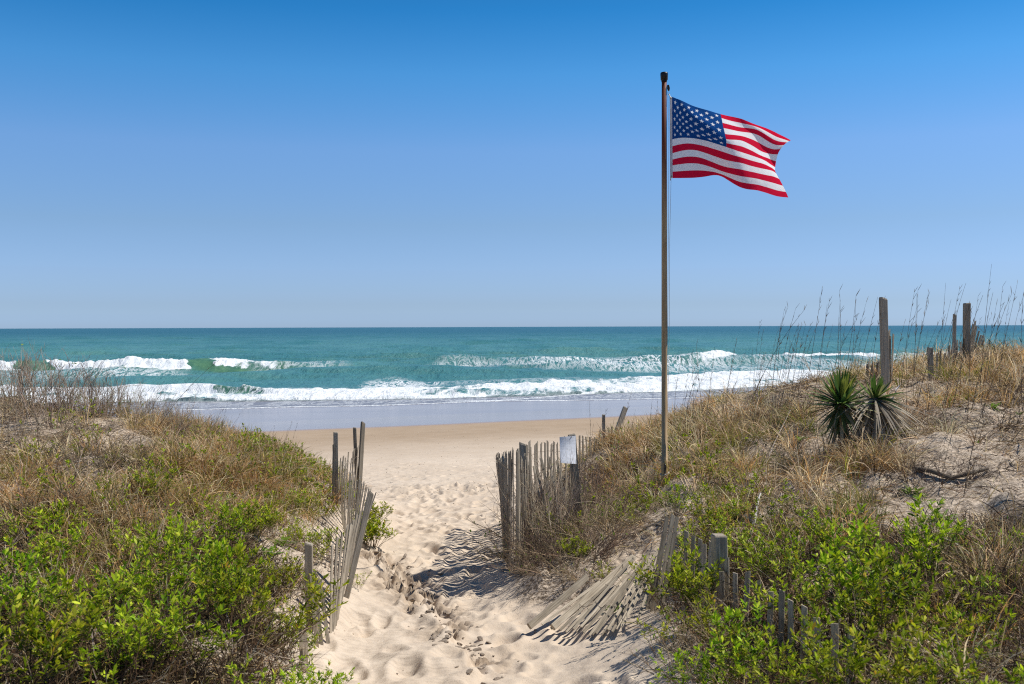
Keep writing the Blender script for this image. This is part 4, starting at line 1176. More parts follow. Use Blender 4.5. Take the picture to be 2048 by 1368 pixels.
bare = [
 (10, 13.6, 1.25, 'B', 'tall bare grey shrub at the left frame edge on the dune crest'),
 (60, 14.2, 1.2, 'B', 'bare twiggy shrub second from the left on the crest'),
 (110, 13.4, 1.55, 'B', 'tallest bare twiggy shrub on the left dune crest'),
 (140, 14.3, 1.15, 'B', 'bare shrub just right of the tallest one on the left crest'),
 (185, 14.2, 1.05, 'B', 'bare grey shrub left of the sand cap on the left crest'),
 (235, 14.6, .95, 'B', 'bare shrub standing behind the sand cap of the left dune'),
 (200, 15.0, 1.2, 'B', 'fan shaped bare shrub before the breaking wave on the left'),
 (290, 14.4, .85, 'B', 'low dense bare shrub on the right end of the left crest'),
 (35, 13.9, .95, 'R', 'arching grey brush on the crest at the left frame edge'),
 (85, 14.4, .95, 'R', 'arching grey brush behind the tallest bare shrub'),
 (165, 14.4, .9, 'R', 'arching grey brush right of the tallest bare shrub'),
 (215, 14.7, .8, 'R', 'arching grey brush behind the sand cap on the left'),
 (265, 14.6, .7, 'R', 'arching grey brush right behind the sand cap on the left'),
 (135, 14.9, 1.0, 'B', 'bare twigs rising behind the tallest shrub of the left crest'),
 (30, 14.8, 1.05, 'B', 'bare twigs rising behind the crest at the left frame edge'),
 (255, 15.0, .85, 'B', 'bare twigs behind the right end of the sand cap'),
 (345, 14.4, .8, 'B', 'bare twigs between the single long stalk and the wet beach'),
 (310, 14.8, .85, 'B', 'bare twigs at the foot of the single long stalk'),
 (110, 10.2, .8, 'K', 'dark brush tangle left of the centre of the left dune face'),
 (60, 8.6, .8, 'K', 'dark brush by the left frame edge above the green shrubs'),
 (330, 12.4, .6, 'K', 'dark flat brush tangle right of the pale sand face on the left dune'),
 (180, 13.2, .6, 'K', 'dark brush tangle just under the sand cap on the left'),
 (1850, 12.0, .6, 'K', 'dark brush tangle on the upper right dune below the short post stub'),
 (1700, 8.6, .55, 'K', 'dark curled brush above the dark green grass tuft on the right'),
 (1600, 10.6, .55, 'K', 'dark curled brush on the slope left of the yuccas'),
 (325, 14.0, .8, 'R', 'tangled arching brush right of the sand cap on the left dune'),
 (375, 13.8, .75, 'B', 'bare twiggy shrub near the right end of the left crest'),
 (415, 14.2, .7, 'B', 'small bare shrub at the very end of the left crest'),
 (30, 12.2, .9, 'B', 'grey bare brush below the crest at the left frame edge'),
 (90, 12.4, .9, 'R', 'arching grey brush under the tallest bare shrub'),
 (150, 11.6, .85, 'K', 'tangled dark brush in the left dune hollow'),
 (240, 12.4, .7, 'K', 'flat grey brush tangle on the left dune sand face'),
 (210, 11.2, .85, 'K', 'dark grey brush tangle in the middle of the left dune face'),
 (280, 11.6, .75, 'K', 'grey brush tangle beside the golden grass on the left dune'),
 (40, 10.4, .9, 'K', 'brown brush by the left frame edge at mid height'),
 (590, 9.9, .62, 'R', 'brown brush tangle behind the leaning near left pickets'),
 (640, 10.4, .6, 'R', 'brown brush tangle against the left fence line'),
 (500, 9.8, .45, 'R', 'small brown brush on the upper left sand patch'),
 (1085, 11.0, 1.15, 'R', 'sprawling grey shrub growing through the tall curving fence'),
 (1040, 11.3, 1.0, 'R', 'bare branches leaning out over the left of the tall curving fence'),
 (1130, 11.9, 1.1, 'R', 'brown brush directly behind the post with the white board'),
 (1190, 11.4, 1.0, 'R', 'dense brown vine tangle right of the white board'),
 (1235, 11.0, .95, 'R', 'dense brown vine tangle between the board and the flagpole'),
 (1180, 10.6, .85, 'R', 'vine tangle on the bank right of the tall curving fence'),
 (1120, 10.3, .8, 'R', 'dead vines trailing down at the foot of the tall curving fence'),
 (1230, 12.8, .9, 'R', 'tan brush mound above the vine tangle'),
 (1290, 12.4, .7, 'R', 'brown brush at the back of the flagpole foot'),
 (1075, 10.35, .8, 'R', 'dark roots and vines at the right foot of the tall curving fence'),
 (1110, 9.95, .85, 'K', 'dark vines on the bank just right of the tall curving fence'),
 (1150, 9.8, .85, 'K', 'dark vines in the middle of the shaded bank'),
 (1185, 9.9, .85, 'R', 'vines on the right half of the shaded bank'),
 (1130, 9.55, .6, 'R', 'dead roots hanging at the foot of the shaded bank'),
 (1085, 9.7, .6, 'R', 'dead roots at the left end of the shaded bank beside the path'),
 (1170, 9.4, .5, 'R', 'dead roots between the shaded bank and the collapsed panel'),
 (1215, 10.4, .9, 'R', 'lowest vine tangle on the bank above the collapsed panel'),
 (1265, 11.6, .95, 'R', 'brown vine tangle just left of the flagpole'),
 (1150, 11.1, .95, 'K', 'dark vine tangle against the back of the board post'),
 (1210, 12.2, 1.0, 'R', 'thick tan brush on the rise between the board and the flagpole'),
 (1280, 13.4, .9, 'R', 'tan brush on the rise left of the flagpole against the beach'),
 (1098, 10.75, 1.35, 'B', 'pale bare twigs standing in front of the pickets right of the fence corner'),
 (1068, 10.8, 1.45, 'B', 'pale bare twigs poking over the corner of the tall curving fence'),
 (1128, 11.0, 1.2, 'B', 'pale bare twigs just left of the board post'),
 (1090, 10.5, .8, 'R', 'grey vines clinging to the front of the tall curving fence'),
 (1560, 12.4, .7, 'R', 'brown brush mound in the middle of the right slope'),
 (1620, 13.0, .7, 'R', 'brown brush behind the left yucca'),
 (1660, 10.6, .6, 'R', 'curled dead brush in front of the left yucca'),
 (1740, 10.6, .6, 'R', 'curled dead brush in front of the half dead yucca'),
 (1840, 11.5, .6, 'R', 'grey brush right of the half dead yucca'),
 (1700, 9.6, .5, 'R', 'small grey brush on the slope below the yuccas'),
 (1120, 12.6, 1.05, 'B', 'upright bare stems behind the white board'),
 (1185, 13.2, .95, 'B', 'upright bare stems right of the white board'),
 (1350, 6.2, .6, 'R', 'dead stems trailing across the near right shrubs'),
 (1500, 5.7, .75, 'R', 'brown stems arching over the near right pickets'),
 (1600, 4.9, .7, 'R', 'brown stems in the green shrubs at the bottom right'),
 (1900, 6.2, .9, 'K', 'dark brown brush in the lower right'),
 (1990, 5.4, .95, 'K', 'dark brown brush by the right frame edge'),
 (2040, 6.4, .9, 'R', 'brown brush cut by the right frame edge'),
 (1960, 7.2, .6, 'R', 'low brown brush on bare sand at the right'),
 (1880, 9.8, .75, 'K', 'fallen brushwood on the right dune face'),
 (1940, 9.9, .6, 'K', 'grey brushwood right of the fallen one on the dune face'),
 (1790, 10.4, .7, 'K', 'grey brush below the right yucca'),
 (1990, 11.5, .8, 'K', 'dark brush near the right frame edge below the crest'),
 (2040, 12.6, .9, 'K', 'dark brush at the right frame edge on the upper dune'),
 (1480, 10.6, .5, 'R', 'grey brown brush on the slope right of the flagpole'),
 (1530, 13.2, .6, 'R', 'tangled brown brush mound under the stalks right of the flagpole'),
 (1460, 13.6, .7, 'R', 'tan brush mound on the crest right of the flagpole'),
 (1400, 13.8, .7, 'R', 'tan brush mound next to the flagpole on the crest'),
]
for i, (u, d, s, k, lab) in enumerate(bare):
    pr = (BARE if k == 'B' else BRUSH)[i % 4] if k != 'K' else DARKB[i % 3]
    put_plant('bare_shrub', pr, ('twigs', 'foliage'), u, d, s, lab, 'bush', 'bare brush on the dunes')

# broad leaved weeds on the sand
def weed_mesh(seed, n=22, ln=.13, wd=.14, up=.9, pal=((.16, .30, .03), (.24, .38, .05))):
    r = np.random.default_rng(seed); az = r.uniform(0, 2 * PI, n); el = r.uniform(.2, 1.2, n) * up
    L = ln * r.uniform(.6, 1.15, n); t = np.linspace(0, 1, 6)
    o_ = np.c_[np.cos(az), np.sin(az), np.zeros(n)]
    P = o_[:, None] * (L[:, None] * (np.cos(el)[:, None] * t + .15 * t ** 2))[..., None] + np.array([0, 0, 1.]) * (L[:, None] * (np.sin(el)[:, None] * t - .3 * t ** 2))[..., None] + r.normal(0, .02, (n, 1, 3)) * np.array([1, 1, 0])
    sd = np.c_[-np.sin(az), np.cos(az), r.normal(0, .3, n)]
    Wd = L[:, None] * wd * np.array([.25, .7, 1, .95, .6, .05]) * r.uniform(.7, 1.2, (n, 1))
    C = np.array(pal[0]) + (np.array(pal[1]) - np.array(pal[0])) * r.random((n, 1))
    v = ribbons(P, Wd, unit(sd), C)
    me_ = np_mesh('weed', v[0], [v[1]], cols=v[2]); me_.materials.append(M['leaf']); return me_
WEEDS = [weed_mesh(300 + i, 26, .14, .10) for i in range(3)]
for i, (u, d, s, lab) in enumerate([
 (1886, 13.0, 1.0, 'bright green weed below the short post stub on the right dune'), (1926, 12.9, 1.0, 'bright green weed rosette below the tall thin post'),
 (1986, 12.3, 1.0, 'wide low green weed left of the right frame edge'), (2040, 12.2, .9, 'green weed cut by the right frame edge on the upper dune'),
 (1905, 14.2, .8, 'small green weed near the fence pickets on the right crest'), (1562, 12.9, .9, 'green weed in tangled brush left of the yuccas'),
 (1600, 12.2, .8, 'small green weed between the brush and the left yucca'), (1465, 12.6, .9, 'low green weed on the crest slope right of the flagpole'),
 (1500, 11.5, .7, 'tiny green weed in the middle of the right slope'), (1822, 9.7, 1.2, 'strap leaved green weed below the right yucca'),
 (1845, 9.4, 1.1, 'strap leaved green weed nearest the fallen branch'), (1880, 8.6, 1.0, 'green weed on the sand under the fallen branch'),
 (1700, 10.4, .8, 'small green weed at the shaded foot of the left yucca'), (1640, 9.2, .8, 'small green weed on the trodden slope right of centre'),
 (1390, 10.9, .8, 'green weed just right of the flagpole foot'), (1950, 11.0, .7, 'lone small green weed on bare right dune sand'),
 (1230, 8.6, .9, 'broad green leaves poking through the collapsed fence panel'), (560, 9.5, 1.3, 'broad leaved green weed on the left sand patch'),
 (535, 9.0, 1.2, 'broad leaved green weed nearest the left sand patch edge'), (1005, 8.9, .01, '')]):
    if not lab: continue
    e = on(u, d, .01); o_ = link('weed', WEEDS[i % 3]); o_.location = e; o_.rotation_euler = (0, 0, i * 1.7); o_.scale = (s, s, s)
    tag(o_, lab, 'weed', 'green weeds on the dune sand')

# yuccas
def yucca(u, v, d, s, seed, dead, label):
    r = np.random.default_rng(seed); c = WV(u, v, d); base = on(u + 3, d, .1)
    e = empty('yucca', base, label, 'yucca')
    ofs = np.array(c - base)
    trunkP = np.array([[(0, 0, 0), tuple(ofs * .35 + np.array([.02, 0, 0])), tuple(ofs * .75), tuple(ofs)]])
    tv = tubes(trunkP, np.array([[.07, .06, .06, .045]]) * s, np.array([[.13, .10, .075]]), 8)
    link('trunk', np_mesh('trunk', tv[0], [tv[1]], cols=tv[2]), M['twig'], e)
    def leaves(n, el0, el1, L0, L1, cols, name, droop, wd=.019, azr=(0, 2 * PI)):
        az = r.uniform(*azr, n); el = r.uniform(el0, el1, n); L = r.uniform(L0, L1, n) * s; t = np.linspace(0, 1, 7)
        o_ = np.c_[np.cos(az), np.sin(az), np.zeros(n)]
        dr = droop * r.uniform(.5, 1.4, n)
        P = ofs + o_[:, None] * (L[:, None] * np.cos(el)[:, None] * t)[..., None] + np.array([0, 0, 1.]) * (L[:, None] * (np.sin(el)[:, None] * t - dr[:, None] * t ** 2))[..., None]
        P = P - np.array([0, 0, .05]) * r.random((n, 1, 1))
        gzz = ground((P[..., 0] + base.x).ravel(), (P[..., 1] + base.y).ravel()).reshape(P.shape[:2]) - base.z
        P[..., 2] = np.maximum(P[..., 2], gzz + .01)
        sd = unit(np.c_[-np.sin(az), np.cos(az), r.normal(0, .25, n)])
        Wd = wd * 1.15 * s * np.array([.6, .85, 1, .95, .75, .45, .04]) * r.uniform(.7, 1.2, (n, 1))
        cc = np.array(cols)[r.integers(0, len(cols), n)] * r.uniform(.75, 1.2, (n, 1))
        v_ = ribbons(P, Wd, sd, cc); link(name, np_mesh(name, v_[0], [v_[1]], cols=v_[2]), M['yucca'], e)
    if not dead:
        leaves(55, .75, 1.5, .32, .46, [(.09, .17, .03), (.15, .24, .04), (.25, .28, .05), (.06, .12, .03)], 'green_leaves', .02)
        leaves(60, -.1, .75, .36, .5, [(.08, .15, .04), (.12, .20, .045), (.34, .33, .17), (.06, .11, .03)], 'spreading_leaves', .12)
        leaves(70, -1.35, -.2, .3, .5, [(.42, .34, .21), (.17, .19, .06), (.30, .24, .14), (.10, .12, .04)], 'dead_leaves', .12)
        leaves(9, .8, 1.2, .34, .46, [(.28, .13, .05), (.35, .25, .06)], 'brown_tipped_leaves', .02, .013, (1.8, 3.2))
    else:
        leaves(26, .5, 1.4, .26, .38, [(.09, .17, .03), (.16, .25, .04), (.30, .31, .12)], 'green_leaves', .04)
        leaves(22, .0, .5, .4, .52, [(.25, .26, .12), (.30, .25, .14), (.07, .13, .03)], 'spreading_leaves', .22, .016, (-1.2, .9))
        leaves(200, -1.4, .05, .45, .8, [(.55, .48, .38), (.42, .36, .28), (.62, .54, .42), (.24, .20, .15)], 'dead_leaves', .25, .011)
        leaves(60, -1.2, -.1, .45, .85, [(.42, .36, .27), (.30, .25, .18), (.54, .47, .35)], 'drooping_leaves', .30, .010, (-1.3, .5))
yucca(1682, 806, 11.6, 1.05, 41, False, 'green spiky yucca with upright leaves, the left one of the pair')
yucca(1748, 795, 11.7, 1.02, 42, True, 'half dead yucca with a skirt of grey hanging leaves, right of the green one')

# bleached sticks and a fallen branch
def stick(name, pts_, r0, r1, col, label, cat='stick'):
    n = len(pts_); base = Vector(pts_[0])
    P = np.array([[tuple(Vector(p) - base) for p in pts_]]); rads = np.linspace(r0, r1, n)[None] * (1 + RNG.normal(0, .12, (1, n)))
    v_ = tubes(P, rads, np.array([col]), 7)
    o_ = link(name, np_mesh(name, v_[0], [v_[1]], cols=v_[2]), M['twig']); o_.location = base; tag(o_, label, cat); return o_
def onp(u, d, up): p = on(u, d, -up); return p
stick('driftwood_stick', [onp(1492, 8.6, .02), onp(1500, 8.9, .05), onp(1508, 9.2, .07), onp(1515, 9.5, .10), onp(1520, 9.75, .13)], .017, .008, (.58, .54, .50), 'bleached white driftwood stick lying on the slope right of the flagpole')
stick('driftwood_stick', [onp(1776, 12.6, .10), onp(1784, 12.6, .16), onp(1790, 12.6, .22), onp(1792, 12.6, .27), onp(1799, 12.6, .32)], .015, .009, (.55, .50, .47), 'curved bleached stick standing beside the half dead yucca')
stick('driftwood_stick', [onp(1530, 11.6, .03), onp(1550, 12.2, .12), onp(1580, 12.9, .16)], .006, .004, (.50, .44, .38), 'thin pale stick leaning in the brush left of the green yucca')
stick('fallen_branch', [onp(1830, 10.0, .03), onp(1860, 9.9, .05), onp(1900, 9.8, .03), onp(1940, 9.8, .05), onp(1975, 9.9, .02)], .03, .014, (.13, .10, .075), 'dark fallen branch lying across the sand on the right dune', 'branch')
stick('wood_scrap', [onp(1205, 9.0, .02), onp(1218, 8.95, .03), onp(1230, 8.9, .02)], .014, .006, (.24, .21, .18), 'short grey wood scrap above the collapsed fence panel', 'stick')

# sea oat stalks
def stalk_mesh(seed):
    r = np.random.default_rng(seed); K = 14; t = np.linspace(0, 1, K); lean = r.uniform(.02, .22); cv = r.uniform(-.05, .16)
    P = np.c_[lean * t + cv * t ** 2.5, r.normal(0, .04) * t, t][None]
    parts = [tubes(P, np.linspace(.0028, .0010, K)[None], np.array([[.17, .125, .085]]), 4)]
    n = r.integers(3, 9); k = r.integers(8, K, n); b = P[0, k]
    d = unit(np.c_[r.uniform(-.2, .6, n), r.normal(0, .3, n), np.full(n, .8)]); tt_ = np.linspace(0, 1, 4)
    parts.append(tubes(b[:, None] + d[:, None] * (r.uniform(.03, .09, n)[:, None] * tt_)[..., None], np.tile(np.array([.0018, .0022, .0018, .0006]), (n, 1)), np.tile(np.array([[.20, .15, .10]]), (n, 1)), 3))
    n = 3; az = r.uniform(0, 6.28, n); b = P[0, r.integers(0, 4, n)]
    q_ = b[:, None] + np.c_[np.cos(az), np.sin(az), np.full(n, .9)][:, None] * (.28 * tt_)[..., None]; q_[..., 2] -= .12 * tt_ ** 2
    parts.append(ribbons(q_, np.tile(np.array([.003, .003, .002, .0004]), (n, 1)), unit(np.c_[-np.sin(az), np.cos(az), np.zeros(n)]), np.tile(np.array([[.33, .26, .16]]), (n, 1))))
    V, Fl, C = merge(parts)
    me_ = np_mesh('stalk', V, Fl, cols=C); me_.materials.append(M['twig']); return me_
STALKS = [stalk_mesh(400 + i) for i in range(9)]
rk = random.Random(77)
def stalks(n, u0_, u1_, d0, d1, h0, h1, label, group, lr=(-.5, .5)):
    for i in range(n):
        u = rk.uniform(u0_, u1_); d = rk.uniform(d0, d1); p = on(u, d, .03)
        o_ = link('sea_oat_stalk', rk.choice(STALKS)); o_.location = p; hgt_ = rk.uniform(h0, h1)
        o_.scale = (hgt_, hgt_, hgt_); o_.rotation_euler = (rk.gauss(0, .05), rk.gauss(.06, .07), rk.uniform(*lr)); tag(o_, label, 'dry stalk', group)
stalks(34, 1345, 1560, 13.2, 15.2, .7, 1.3, 'tall thin dry grass stalk on the crest between the flagpole and the yuccas', 'dry stalks between flagpole and yuccas')
stalks(26, 1560, 1790, 13.2, 15.2, .8, 1.45, 'tall thin dry grass stalk standing behind the yuccas against the sea', 'dry stalks behind the yuccas')
stalks(46, 1790, 2060, 11.5, 15.8, .8, 1.5, 'tall thin dry grass stalk around the grey posts on the right crest', 'dry stalks around the right posts')
stalks(12, 1110, 1330, 13.0, 15.2, .6, 1.0, 'thin dry stalk rising behind the white board left of the flagpole', 'dry stalks left of the flagpole')
stalks(9, 430, 600, 13.2, 15.2, .45, .8, 'thin dry stalk on the low left crest before the wet sand', 'dry stalks on the left crest')
for (u, d, h, lean, lab) in [(300, 13.8, 1.35, .52, 'single long stalk leaning right over the left dune crest'), (1500, 14.3, 1.5, .30, 'long stalk leaning right across the surf in the middle of the right crest'),
                             (1925, 9.4, 1.45, .04, 'near vertical dark stalk on bare sand below the right posts'), (1880, 9.7, .85, .02, 'short upright stalk beside the fallen branch'),
                             (2010, 10.8, 1.7, .55, 'long stalk leaning right at the right frame edge')]:
    o_ = link('sea_oat_stalk', STALKS[2]); o_.location = on(u, d, .03); o_.scale = (h, h, h); o_.rotation_euler = (0, lean, 0); tag(o_, lab, 'dry stalk')

# ------------------------------------------------------------------ grasses (uncountable)
def sample(n, x0, x1, y0, y1, r):
    x = r.uniform(x0, x1, n); y = r.uniform(y0, y1, n)
    z_ = ground(x, y); h_ = z_ - zp(qof(x, y))
    u = 1024 + F * x / y; v = horizon(u) + F * (CZ - z_) / y
    return x, y, z_, h_, u, v
def blades(x, y, z_, L, lean, droop, wd, C, r, k=5, az=None):
    n = len(x); az = r.uniform(0, 2 * PI, n) if az is None else az
    t = np.linspace(0, 1, k)
    o_ = np.c_[np.cos(az), np.sin(az), np.zeros(n)]
    hx = L[:, None] * (np.sin(lean)[:, None] * t + droop[:, None] * .5 * t ** 2)
    hz = L[:, None] * (np.cos(lean)[:, None] * t - droop[:, None] * .75 * t ** 2.2)
    P = np.c_[x, y, z_ - .015][:, None] + o_[:, None] * hx[..., None] + np.array([0, 0, 1.]) * hz[..., None]
    P[..., :2] += np.cumsum(r.normal(0, .006, (n, k, 2)), 1)
    floor_ = ground(P[..., 0].ravel(), P[..., 1].ravel(), False).reshape(n, k)
    P[:, 1:, 2] = np.maximum(P[:, 1:, 2], floor_[:, 1:] + .006)
    sd = np.c_[-np.sin(az), np.cos(az), np.zeros(n)] * .7 + r.normal(0, .5, (n, 3))
    Wd = wd[:, None] * np.interp(t, [0, .3, .75, 1], [.8, 1, .7, .08])
    return ribbons(P, Wd, unit(sd), C)
def palette(r, n, cols, wts):
    c = np.array(cols)[r.choice(len(cols), n, p=np.array(wts) / sum(wts))]
    return c * r.uniform(.5, 1.4, (n, 1)) * (1 + r.normal(0, .04, (n, 3)))
TAN = (.60, .43, .22); STRAW = (.80, .65, .42); GREY = (.46, .39, .31); BRN = (.22, .135, .07); OLV = (.26, .26, .04); GRN = (.10, .19, .015); DK = (.06, .04, .028)

def field(name, label, n, area, dens_fn, Lr, lean_r, droop_r, wd_r, cols, wts, seed, mat='grass', kind='stuff', cat='grass', clump=None):
    r = np.random.default_rng(seed)
    x, y, z_, h_, u, v = sample(n, *area, r)
    w = dens_fn(x, y, h_, u, v)
    keep = r.random(n) < w; x, y, z_, u, v = x[keep], y[keep], z_[keep], u[keep], v[keep]
    if clump:
        m = clump[0]; x = np.repeat(x, m); y = np.repeat(y, m)
        dx = r.normal(0, clump[1], (len(x), 2)); az = np.arctan2(dx[:, 1], dx[:, 0]); x = x + dx[:, 0]; y = y + dx[:, 1]; z_ = ground(x, y)
    else: az = None
    n2 = len(x)
    A_ = lambda q_: r.uniform(q_[0], q_[1], n2)
    if clump:
        nc_ = n2 // clump[0]
        C = np.repeat(palette(r, nc_, cols, wts), clump[0], 0) * r.uniform(.65, 1.35, (n2, 1)); mixin = r.random(n2) < .2
        C[mixin] = palette(r, int(mixin.sum()), [STRAW, BRN, TAN], [1, 1, 1])
    else: C = palette(r, n2, cols, wts)
    b = blades(x, y, z_, A_(Lr), A_(lean_r), A_(droop_r), A_(wd_r), C, r, az=az)
    o_ = link(name, np_mesh(name, b[0], [b[1]], cols=b[2]), M[mat]); tag(o_, label, cat, kind=kind)
    print(name, n2)
def inframe(u, v): return ((u > -250) & (u < 2300) & (v < 1560)).astype(float)

for side, area, nm in (('left', (-7.5, -1.0, 3.0, 18.5), 'left'), ('right', (-.1, 9.5, 3.0, 20), 'right')):
    sg_ = 500 if side == 'left' else 550
    bare_w = lambda u, v: 1 - .93 * zone(u, v, BARE_SAND)
    base_d = lambda h_: sstep(.28, .62, h_)
    patch = lambda x, y, s_, sd_: sstep(-.35, .3, fbm(x * s_, y * s_, 3, sd_))
    # thatch lying on the sand
    field('dry_thatch', 'matted grey brown dead grass lying over the %s dune' % side, 105000 if side == 'left' else 135000, area,
          lambda x, y, h_, u, v: base_d(h_) * bare_w(u, v) * inframe(u, v) * (.05 + .95 * patch(x, y, 1.6, 50) ** 2.2) * np.interp(y, [3, 7, 20], [1, 1, .8]),
          (.10, .36), (.5, 1.45), (.2, 1.0), (.0018, .0050), [TAN, STRAW, GREY, BRN, DK], [2.6, 2.0, 2.2, 3.0, 3.0], sg_ + 1)
    # standing dry grass in tussocks
    if side == 'left':
        tz = [(430, 960, 190, 110, 1.), (200, 1080, 160, 90, .8), (330, 1100, 130, 90, .6), (560, 930, 110, 60, .35), (640, 990, 50, 60, .2), (150, 1180, 160, 90, .5), (330, 1180, 120, 80, .4), (90, 1280, 120, 60, .25), (60, 1000, 120, 90, .45), (520, 1190, 40, 60, .3)]
    else:
        tz = [(1735, 935, 120, 26, .8), (1270, 890, 90, 60, 1.), (1400, 850, 110, 50, .95), (1250, 960, 100, 50, .5), (1440, 930, 90, 60, .6), (1560, 860, 110, 40, .4), (1590, 1100, 90, 50, .5), (1790, 740, 250, 30, .55), (1980, 760, 120, 50, .6), (1600, 960, 90, 50, .4), (1450, 1060, 80, 50, .3),
              (1950, 1230, 200, 110, .5), (1690, 1060, 70, 50, .4), (1330, 900, 60, 40, .6), (1850, 860, 200, 90, .16), (1900, 1100, 150, 80, .25)]
    field('dry_grass', 'standing golden brown dry grass in tussocks on the %s dune' % side, 9000, area,
          lambda x, y, h_, u, v: base_d(h_) * inframe(u, v) * zone(u, v, tz) * .8 * bare_w(u, v),
          (.20, .54), (.05, .6), (.15, .95), (.0020, .0046), [TAN, STRAW, (.58, .33, .12), OLV, BRN], [4, 2.6, 2.4, 1.8, 1.0], sg_ + 2, clump=(30, .045))
    if side == 'left':
        gz2 = [(600, 990, 60, 60, .6), (430, 1000, 110, 60, .3), (330, 1050, 130, 60, .25), (280, 800, 60, 30, .4)]
    else:
        gz2 = [(1440, 910, 70, 60, .7), (1420, 1000, 90, 50, .7), (1560, 880, 60, 50, .5), (1610, 890, 40, 40, .8), (1700, 1040, 60, 45, .9), (1560, 1110, 110, 50, .4), (1500, 1080, 110, 60, .4), (1950, 1150, 120, 60, .3), (1360, 840, 60, 40, .3)]
    field('green_grass', 'olive green grass tufts on the %s dune' % side, 6000, area,
          lambda x, y, h_, u, v: base_d(h_) * inframe(u, v) * zone(u, v, gz2) * bare_w(u, v),
          (.12, .34), (.05, .7), (.1, .9), (.0018, .0040), [OLV, GRN, (.22, .24, .06), TAN], [3, 2.5, 2, 1.2], sg_ + 3, clump=(20, .045))
    field('dead_stems', 'tangled dark dead stems and leaves under the shrubs of the %s dune' % side, 70000,
          (-4.6, -.9, 3.0, 9.0) if side == 'left' else (.3, 6.0, 3.0, 8.8),
          lambda x, y, h_, u, v: sstep(.22, .5, h_) * inframe(u, v) * (1 - .97 * zone(u, v, BARE_SAND)) * sstep(1010, 1150, v) * (.35 + .65 * patch(x, y, 1.7, 61)),
          (.12, .42), (.15, 1.3), (.0, .7), (.0016, .0042), [BRN, DK, GREY, TAN, STRAW, OLV, (.10, .065, .04)], [3, 6, .8, 1.1, .7, 1.0, 5], sg_ + 7, cat='dead stems')  # stem colours darkened to paint in deep shadow below the shrubs
    # fallen dark twigs
    field('twig_litter', 'dark broken twigs scattered over the %s dune' % side, 26000, area,
          lambda x, y, h_, u, v: base_d(h_) * inframe(u, v) * (.3 + .7 * patch(x, y, .9, 80)) * (1 - .5 * zone(u, v, BARE_SAND)),
          (.10, .42), (1.1, 1.5), (.0, .4), (.0015, .0034), [BRN, DK, GREY, (.36, .31, .25)], [3, 3, 2, 1], sg_ + 4, cat='twigs')
    # yellow-green ground cover sprouts in the near thicket
    if side == 'left':
        lz = [(150, 1290, 260, 130, .25), (300, 1150, 160, 100, .3), (520, 1250, 120, 110, .3), (60, 1180, 120, 90, .3), (570, 910, 110, 60, 1.), (620, 980, 60, 60, .9), (490, 1010, 70, 50, .6), (420, 930, 80, 40, .3), (200, 1040, 90, 40, .25), (150, 900, 150, 70, .12), (120, 1020, 60, 25, .5)]
    else:
        lz = [(1250, 960, 60, 70, .6), (1290, 1000, 40, 50, .7), (1400, 970, 80, 60, .6), (1150, 1000, 50, 60, .5), (1450, 1030, 90, 50, .6), (1560, 1040, 80, 50, .35), (1700, 1270, 330, 130, .25), (1400, 1180, 120, 100, .55), (1560, 1120, 120, 60, .45), (1950, 1290, 160, 100, .5), (1420, 1010, 100, 50, .2), (1180, 1130, 50, 40, .35), (1480, 960, 120, 60, .1)]
    def leafcover(seed, n, blobs, label):
        r = np.random.default_rng(seed); x, y, z_, h_, u, v = sample(n, *area, r)
        w = base_d(h_) * inframe(u, v) * zone(u, v, blobs) * bare_w(u, v) * patch(x, y, 1.8, 90)
        k_ = r.random(n) < w; x, y, z_ = x[k_], y[k_], z_[k_]
        m = 7; hgt_ = np.repeat(r.uniform(.03, .34, len(x)), m); x = np.repeat(x, m); y = np.repeat(y, m); z_ = np.repeat(z_, m)
        n2 = len(x); az = r.uniform(0, 6.28, n2); el = r.uniform(.2, 1.3, n2); L_ = r.uniform(.02, .042, n2)
        d_ = np.c_[np.cos(az) * np.cos(el), np.sin(az) * np.cos(el), np.sin(el)]
        t4 = np.array([0, .35, .7, 1.])
        P = np.c_[x, y, z_ + hgt_ + r.uniform(-.03, .02, n2)][:, None] + d_[:, None] * (L_[:, None] * t4)[..., None]
        sd = unit(np.cross(d_, r.normal(0, 1, (n2, 3))))
        C = palette(r, n2, [(.30, .44, .012), (.42, .54, .018), (.13, .23, .007), (.53, .57, .04)], [3, 3, 2, 2])
        b = ribbons(P, L_[:, None] * np.array([.05, .18, .2, .03]), sd, C)
        # carrying twigs
        xs_, ys_, zs_, hs_ = x[::m], y[::m], z_[::m], hgt_[::m]; n3 = len(xs_)
        tw = np.stack([np.c_[xs_ + r.normal(0, .03, n3), ys_ + r.normal(0, .03, n3), zs_ - .02], np.c_[xs_ + r.normal(0, .01, n3), ys_ + r.normal(0, .01, n3), zs_ + hs_ * .5], np.c_[xs_, ys_, zs_ + hs_]], 1)
        tv = tubes(tw, np.tile(np.array([.0022, .0018, .001]), (n3, 1)), palette(r, n3, [BRN, (.2, .14, .09)], [1, 1]), 3)
        V, Fl, C = merge([b, tv])
        o_ = link('ground_cover', np_mesh('ground_cover', V, Fl, cols=C), M['leaf']); tag(o_, label, 'ground cover', kind='stuff'); print('cover', n2)
    leafcover(sg_ + 5, 24000, lz, 'low green leafy sprouts covering the %s dune' % side)

